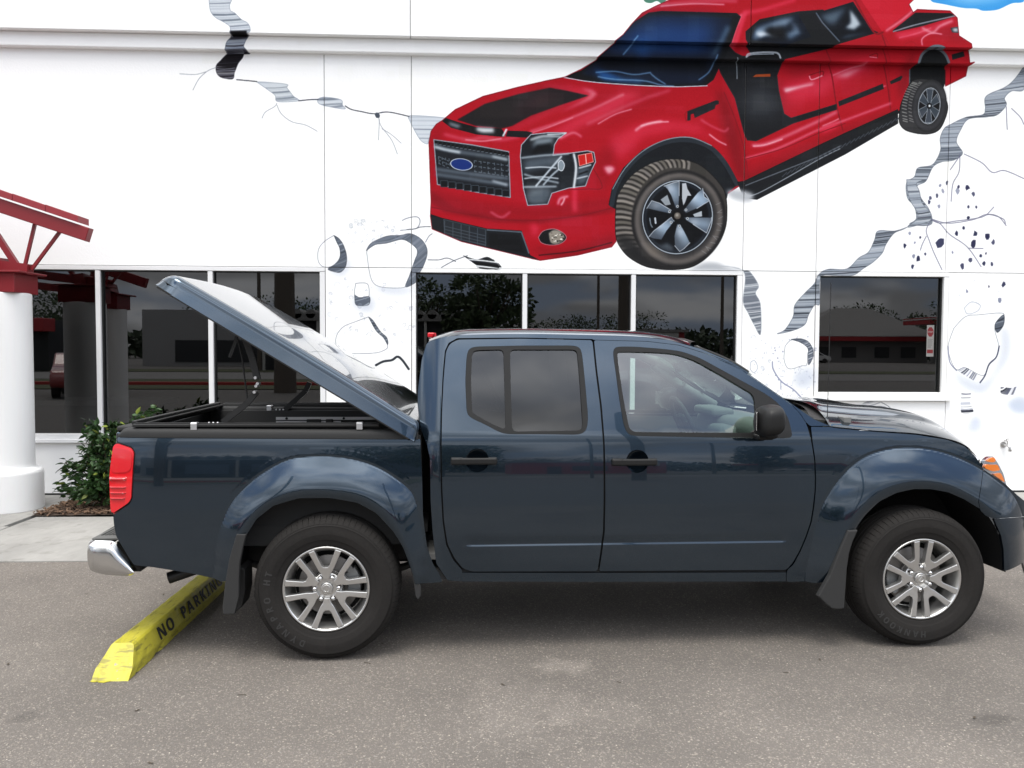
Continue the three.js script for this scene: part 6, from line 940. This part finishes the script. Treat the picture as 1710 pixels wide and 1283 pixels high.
const tyreGeo = (() => {
  const side = [[0.222, -0.030], [0.228, -0.020], [0.238, -0.015], [0.252, -0.0125], [0.254, -0.0105], [0.262, -0.0085], [0.264, -0.0055], [0.292, -0.0015], [0.294, -0.0005], [0.318, -0.0012], [0.336, -0.0045], [0.338, -0.0025], [0.343, -0.0055], [0.345, -0.0095], [0.356, -0.0185], [0.3645, -0.030], [0.372, -0.048]];
  const crown = []; const gz = [-0.084, -0.120, -0.146, -0.182]; for (const z of gz) crown.push([0.382, z + 0.0055], [0.373, z + 0.004], [0.373, z - 0.004], [0.382, z - 0.0055]);
  const full = [...side, [0.377, -0.074], [0.381, -0.076], ...crown, [0.381, -0.190], [0.377, -0.192], ...side.map(([r, z]) => [r, -0.266 - z]).reverse()];
  const g = [lathe(full, 128)];
  // shoulder blocks and sipes between them
  let blk = extr([new THREE.Vector2(0.347, -0.0085), new THREE.Vector2(0.3595, -0.0175), new THREE.Vector2(0.3685, -0.0285), new THREE.Vector2(0.3765, -0.046), new THREE.Vector2(0.3825, -0.074), new THREE.Vector2(0.366, -0.074), new THREE.Vector2(0.352, -0.03)], 0.0295, 0.0012, [], 1);
  // profile in (r, z): turn so that r stays x, z stays z, and the depth runs round the tyre
  blk.applyMatrix4(new THREE.Matrix4().set(1, 0, 0, 0, 0, 0, 1, -0.01475, 0, 1, 0, 0, 0, 0, 0, 1));
  blk = flip(blk); const N = 74;
  for (let i = 0; i < N; i++) { const a = (i / N) * 2 * Math.PI; g.push(blk.clone().rotateZ(a)); g.push(flip(blk.clone().applyMatrix4(new THREE.Matrix4().makeScale(1, 1, -1))).translate(0, 0, -0.266).rotateZ(a + 0.03)); }
  const t = M(g), p = t.attributes.position; for (let i = 0; i < p.count; i++) { const r = Math.hypot(p.getX(i), p.getY(i)), k = r > 0.2255 ? (0.2255 + (r - 0.2255) * RK) / r : 1; p.setX(i, p.getX(i) * k); p.setY(i, p.getY(i) * k); }
  return t;
})();
function arcText(str, r, a0, size, step) {  // raised letters reading clockwise round the sidewall, tops outwards
  const out = []; let a = a0;
  for (const ch of str) { if (ch !== ' ') { const g = new TextGeometry(ch, { font, size, depth: 0.0016, curveSegments: 4 }); g.computeBoundingBox(); const w = g.boundingBox.max.x; g.translate(-w / 2, -size / 2, 0); g.rotateZ(a - Math.PI / 2); g.translate(r * Math.cos(a), r * Math.sin(a), -0.0012); out.push(g); } a -= step; }
  return out;
}
const rimGeo = (() => {
  const g = [lathe([[0.196, -0.235], [0.190, -0.20], [0.186, -0.12], [0.193, -0.07], [0.204, -0.040], [0.211, -0.022], [0.2165, -0.016], [0.2225, -0.015], [0.2255, -0.020], [0.2255, -0.035]], 96)];
  const vee = [[0.050, -0.014], [0.074, -0.022], [0.094, -0.036], [0.196, -0.0845], [0.208, -0.054], [0.124, -0.020], [0.115, -0.010], [0.115, 0.010], [0.124, 0.020], [0.208, 0.054], [0.196, 0.0845], [0.094, 0.036], [0.074, 0.022], [0.050, 0.014]].map((p) => new THREE.Vector2(...p));
  const v0 = extr(vee, 0.034, 0.0035, [], 2);
  // spokes dish gently towards the hub
  { const p = v0.attributes.position; for (let i = 0; i < p.count; i++) { const r = Math.hypot(p.getX(i), p.getY(i)); p.setZ(i, p.getZ(i) - 0.060 + 0.012 * sstep(0.05, 0.2, r)); } v0.computeVertexNormals(); }
  for (let k = 0; k < 6; k++) g.push(v0.clone().rotateZ((k * Math.PI) / 3));
  g.push(lathe([[0, -0.046], [0.050, -0.046], [0.074, -0.050], [0.082, -0.060], [0.084, -0.085]], 48));
  return M(g);
})();
const lugGeo = M([cyl(0.0125, 0.0145, 0.024, 6).rotateX(Math.PI / 2), new THREE.SphereGeometry(0.0118, 12, 8).translate(0, 0, 0.009)]);
const capGeo = M([lathe([[0, -0.030], [0.026, -0.030], [0.031, -0.033], [0.034, -0.046]], 40), new THREE.TorusGeometry(0.017, 0.0022, 8, 32).translate(0, 0, -0.029), box(0.040, 0.007, 0.003, 0, 0, -0.0285, 0.001)]);
function wheel(x, far, rot, letters) {
  const w = sub('wheel', truck, [x, AX, far ? 2 * ZC : 0]); w.rotation.y = far ? Math.PI : 0; w.rotation.z = 0;
  const spin = (g) => g.clone().rotateZ(rot);
  mesh('tyre', tyreGeo, tyreMat, w);
  if (letters) mesh('sidewall_lettering', M(letters), std([0.022, 0.0215, 0.0205], 0.8), w);
  mesh('rim', spin(rimGeo), alloy, w);
  mesh('center_cap', spin(capGeo), alloy, w);
  for (let k = 0; k < 6; k++) { const a = rot + Math.PI / 6 + (k * Math.PI) / 3; mesh('lug_nut', lugGeo.clone().translate(0.0625 * Math.cos(a), 0.0625 * Math.sin(a), -0.043), chrome, w); }
  mesh('brake_disc', M([lathe([[0.06, -0.105], [0.158, -0.105], [0.158, -0.128], [0.06, -0.128]], 64), lathe([[0.0, -0.085], [0.082, -0.085], [0.085, -0.105]], 40)]), discM, w);
  mesh('caliper', M([extr(Array.from({ length: 12 }, (_, i) => { const a = (i < 6 ? -0.42 + i * 0.17 : 0.43 - (i - 6) * 0.17), r = i < 6 ? 0.172 : 0.105; return new THREE.Vector2(r * Math.cos(a), r * Math.sin(a)); }), 0.05, 0.006).translate(0, 0, -0.122).rotateZ(x > 1 ? Math.PI : 0.2), cyl(0.018, 0.018, 0.04, 12).rotateX(Math.PI / 2).translate(0.13, 0.07, -0.08).rotateZ(x > 1 ? Math.PI : 0.2)]), std([0.20, 0.205, 0.205], 0.5, 0.4), w);
  mesh('hub', M([cyl(0.185, 0.185, 0.01, 40).rotateX(Math.PI / 2).translate(0, 0, -0.155)]), darkIn, w);
}
const T1 = [...arcText('DYNAPRO', 0.303, -1.98, 0.034, 0.165), ...arcText('HT', 0.303, -3.28, 0.034, 0.15)];
const T2 = arcText('HANKOOK', 0.303, -1.55, 0.034, 0.155);
wheel(0, false, Math.PI / 2 + 0.03, T1); wheel(WB, false, Math.PI / 3 - 0.02, T2); wheel(0, true, 0.3); wheel(WB, true, 0.8);

// ---------------------------------------------------------------- across the street, behind the viewer: what the glass and the paint mirror
{
  const grassMat = std(1, 0.95, 0, { map: noiseTex(256, (x, y) => { const k = 0.5 + 0.8 * fbm(x / 12, y / 12, 5) + 0.3 * (rnd() - 0.5); return [0.062 * k, 0.070 * k, 0.030 * k]; }) });
  tag(mesh('grass_verge', M([sheet(-70, -0.5, 23, 33, 20, 6, 0.03, 3), sheet(-90, 90, 47, 54, 20, 4, 0.03, 3)]), grassMat), 'strip of dry grass between the lot and the street', 'grass', null, 'structure');
  tag(mesh('street', sheet(-150, 150, 34, 46, 10, 2, 0.012, 5), std([0.16, 0.155, 0.15], 0.9)), 'grey street crossing in front of the lot', 'street', null, 'structure');
  tag(mesh('red_kerb', box(22, 0.16, 0.25, -15, 0.08, 26.6, 0.02), std([0.36, 0.03, 0.03], 0.7)), 'red painted kerb in the grass strip', 'kerb', null, 'structure');
  const bark = std([0.06, 0.045, 0.033], 0.95), lm = phys([1, 1, 1], { vertexColors: true, roughness: 0.7, side: THREE.DoubleSide });
  const lg = leafGeo(0.34, 0.13);
  const tree = (label, x, z, h, r, n = 1400, tall = 1) => {
    const t = thing('tree', label, 'tree', [x, 0, z], 0);
    const lim = []; for (let i = 0; i < 7; i++) { const a = rnd() * 6.28; lim.push(tube([V3(0, h * rr(0.25, 0.4), 0), V3(Math.cos(a) * r * 0.4, h * rr(0.5, 0.6), Math.sin(a) * r * 0.4), V3(Math.cos(a) * r * 0.8, h * rr(0.65, 0.85), Math.sin(a) * r * 0.8)], 0.02 * h * 0.35, 8, 5)); }
    mesh('trunk', M([cyl(0.012 * h, 0.028 * h, h * 0.6, 10).translate(0, h * 0.3, 0), ...lim]), bark, t);
    const cl = Array.from({ length: 16 }, () => { const a = rnd() * 6.28, q = Math.sqrt(rnd()) * r * 0.75; return V3(Math.cos(a) * q, h * rr(0.34, 0.86), Math.sin(a) * q); });
    mesh('crown', leafCloud(Math.round(n * 1.8), (i) => { const c = cl[i % 16], d = V3(rr(-1, 1), rr(-1, 1), rr(-1, 1)).normalize(); return { p: c.clone().addScaledVector(d, r * 0.42 * Math.cbrt(rr(0.2, 1))), dir: d }; }, () => rr(0.8, 1.6) * h / 10, () => { const k = rr(0.5, 1.3); return [0.045 * k, 0.072 * k, 0.026 * k]; }, lg), lm, t);
  };
  tree('tall dense tree left of the red-trimmed service station', 26.0, 62, 7.6, 2.6, 2200);
  tree('broad dark tree beside the wavy-roofed shop', 0.4, 44, 6.9, 2.9, 2400);
  tree('round tree behind the wavy-roofed shop', -5.4, 58, 7.4, 3.0, 1600);
  for (const [x, z, h, r, l] of [[8, 86, 7.5, 4, 'low bushy tree beyond the red car lot'], [13, 90, 8.5, 4.6, 'rounded tree beyond the red car lot'], [19, 88, 9.4, 4.8, 'darker tree at the right end of the far row'], [-16, 92, 11, 6, 'broad tree on the far left rise'], [-24, 96, 12, 6.5, 'tallest tree on the far left rise'], [-33, 94, 11, 6, 'spreading tree at the far left corner'], [66, 128, 15, 6, 'tree behind the service station roof'], [76, 130, 13, 5, 'small tree peeping over the service station'], [62, 90, 12, 6, 'large tree far to the right'], [-48, 84, 12, 6, 'large tree far to the left'], [75, 100, 11, 6, 'pale tree at the far right edge'], [-64, 90, 13, 7, 'darkest tree at the far left edge']]) tree(l, x, z, h * 0.66, r * 0.8, 1100);
  tag(mesh('distant_wood', leafCloud(16000, () => { const x = rr(-190, 190), hh = 2.5 + 3.6 * fbm(x * 0.06 + 30, 3, 4); return { p: V3(x, rr(0.2, hh), rr(118, 130)), dir: V3(rr(-1, 1), rr(-0.3, 1), rr(-1, 0.2)) }; }, () => rr(2.2, 4.2), () => { const k = rr(0.5, 1.2); return [0.035 * k, 0.055 * k, 0.026 * k]; }, lg), lm), 'dark belt of trees along the horizon behind the street', 'wood', null, 'stuff');
  const red = std([0.36, 0.025, 0.03], 0.5), pale = std([0.5, 0.5, 0.48], 0.8), grey = std([0.22, 0.215, 0.21], 0.85), drk = std([0.03, 0.032, 0.035], 0.4), blue = std([0.13, 0.17, 0.24], 0.7), purple = std([0.11, 0.03, 0.14], 0.6), yellow = std([0.5, 0.42, 0.04], 0.6);
  { const t = thing('service_station', 'grey hip-roofed service station with red and white fascia', 'service station', [57, 0, 110]);
    mesh('wall', box(20, 3.2, 9, 0, 1.6, 2), grey, t); mesh('roof', new THREE.CylinderGeometry(3.5, 16.5, 4.4, 4, 1).rotateY(Math.PI / 4).scale(1, 1, 0.5).translate(0, 6.0, 2), std([0.19, 0.185, 0.18], 0.9), t);
    mesh('fascia', M([box(23.4, 0.75, 12, 0, 3.55, 2)]), red, t); mesh('fascia_stripe', box(23.5, 0.12, 12.1, 0, 3.9, 2), pale, t);
    for (const x of [-6, -2, 3, 7]) mesh('window', box(2.2, 1.6, 0.1, x, 1.5, -2.53), drk, t);
    mesh('pump_canopy', M([box(15, 0.9, 7, 12, 5.9, -9)]), red, t); mesh('pump_canopy_stripe', box(15.1, 0.16, 7.1, 12, 6.12, -9), pale, t); for (const x of [7, 17]) mesh('post', box(0.5, 5.5, 0.5, x, 2.75, -9), grey, t); }
  { const t = thing('wavy_roofed_shop', 'low dark shop with a corrugated wavy roof edge', 'shop', [-8, 0, 52]);
    mesh('wall', box(17, 4.0, 8, 0, 2.0, 4), drk, t); const w = []; for (let i = 0; i < 18; i++) w.push(cyl(0.36, 0.36, 9, 10).rotateX(Math.PI / 2).translate(-8.5 + i, 4.25, 3.5)); mesh('roof', M([...w, box(17.8, 0.5, 9, 0, 4.0, 3.5)]), grey, t);
    for (const x of [-6, -2, 2, 6]) mesh('window', box(2.6, 2.0, 0.1, x, 1.8, -0.03), blue, t); for (const x of [-8, -4, 0, 4, 8]) mesh('post', box(0.18, 3.8, 0.18, x, 1.9, -0.8), pale, t); }
  { const t = thing('gym_building', 'long white building with a purple sign band', 'gym', [-18, 0, 66]);
    mesh('wall', box(26, 5.2, 8, 0, 2.6, 4), std([0.30, 0.30, 0.30], 0.8), t); mesh('sign_band', box(15, 1.8, 0.2, 5, 3.9, -0.1), purple, t); mesh('window', box(20, 2.0, 0.1, 0, 1.4, -0.03), drk, t);
    const txt = new TextGeometry('YouFit', { font, size: 1.1, depth: 0.1, curveSegments: 3 }); txt.computeBoundingBox(); txt.translate(-txt.boundingBox.max.x / 2, 0, 0).rotateY(Math.PI).translate(5, 3.4, -0.25); mesh('sign_lettering', txt, std([0.55, 0.52, 0.12], 0.6), t); }
  { const t = thing('red_trimmed_arcade', 'long low arcade of shops with a red awning band', 'arcade', [-46, 0, 48]);
    mesh('wall', box(32, 3.6, 8, 0, 1.8, 4), drk, t); mesh('awning', box(33, 0.9, 1.6, 0, 3.2, -0.8, 0.05), red, t); for (let i = 0; i < 7; i++) mesh('post', box(0.22, 2.9, 0.22, -15 + i * 5, 1.4, -1.4), yellow, t); mesh('sign_panel', box(6, 0.9, 0.1, 7, 3.3, -1.66), pale, t); }
  { const t = thing('car_lot_office', 'low red office with a white sign beyond the street', 'office', [13, 0, 66]);
    mesh('wall', box(13, 3.4, 6, 0, 1.7, 3), red, t); mesh('roof', box(13.6, 0.25, 6.6, 0, 3.5, 3), grey, t); mesh('sign_panel', box(3.4, 1.3, 0.15, 4.2, 2.9, -0.1), pale, t); mesh('door', box(1.2, 2.2, 0.1, -3, 1.1, -0.03), drk, t); mesh('window', box(3, 1.4, 0.1, 0, 1.6, -0.03), drk, t); }
  const pole = (label, x, z, h, r, arm) => { const t = thing('utility_pole', label, 'utility pole', [x, 0, z]); mesh('post', cyl(r * 0.7, r, h, 12).translate(0, h / 2, 0), std([0.10, 0.085, 0.07], 0.9), t); if (arm) mesh('crossarm', box(2.2, 0.12, 0.1, 0, h - 0.8, 0), std([0.09, 0.075, 0.06], 0.9), t); };
  pole('thick wooden pole at the edge of the lot', 6.0, 24, 12, 0.24); pole('slim lamp pole beside the thick pole', 6.0, 31, 9, 0.08); pole('concrete sign post left of the lot', -7.2, 21, 11, 0.42); pole('wooden pole with a crossarm across the street', 20, 56, 10, 0.16, true); pole('wooden pole with a crossarm far to the left', -16, 50, 11, 0.16, true); pole('wooden pole with a crossarm far to the right', 52, 50, 11, 0.16, true);
  for (const [a, b, y, l] of [[-16, 20, 9.6, 'overhead wire sagging over the middle of the street'], [20, 52, 9.9, 'overhead wire sagging over the right of the street'], [-60, -16, 9.9, 'overhead wire sagging over the left of the street']]) tag(mesh('overhead_wire', M([0, 0.55].map((d) => tube([V3(a, y - d, 53), V3((a + b) / 2, y - d - 1.1, 53), V3(b, y - d, 53)], 0.022, 24, 4))), drk), l, 'wire');
  // cars parked across the way, simple but whole
  const body = V2([-2.2, 0.35, -2.25, 0.85, -1.9, 0.98, -1.25, 1.02, -0.65, 1.45, 0.75, 1.47, 1.45, 1.05, 2.1, 0.9, 2.25, 0.6, 2.2, 0.35]);
  const car = (label, x, z, turn, col) => { const t = thing('parked_car', label, 'car', [x, 0, z], turn); mesh('body', extr(soft(body, 0.08, 2), 1.7, 0.06).translate(0, 0, -0.85), phys(col, { roughness: 0.35, clearcoat: 1 }), t); mesh('window', M([extr(V2([-1.1, 1.04, -0.6, 1.38, 0.7, 1.4, 1.25, 1.06]), 1.72, 0.01).translate(0, 0, -0.86)]), drk, t); for (const [wx, wz] of [[-1.35, 0.76], [1.35, 0.76], [-1.35, -0.76], [1.35, -0.76]]) mesh('wheel', cyl(0.33, 0.33, 0.22, 20).rotateX(Math.PI / 2).translate(wx, 0.33, wz), rubber, t); };
  car('white saloon parked in front of the service station', 46, 99, 0.2, [0.6, 0.6, 0.6]); car('red saloon parked on the left of the lot', -13.5, 19, 1.2, [0.2, 0.012, 0.012]);
}
renderer.render(scene, camera);
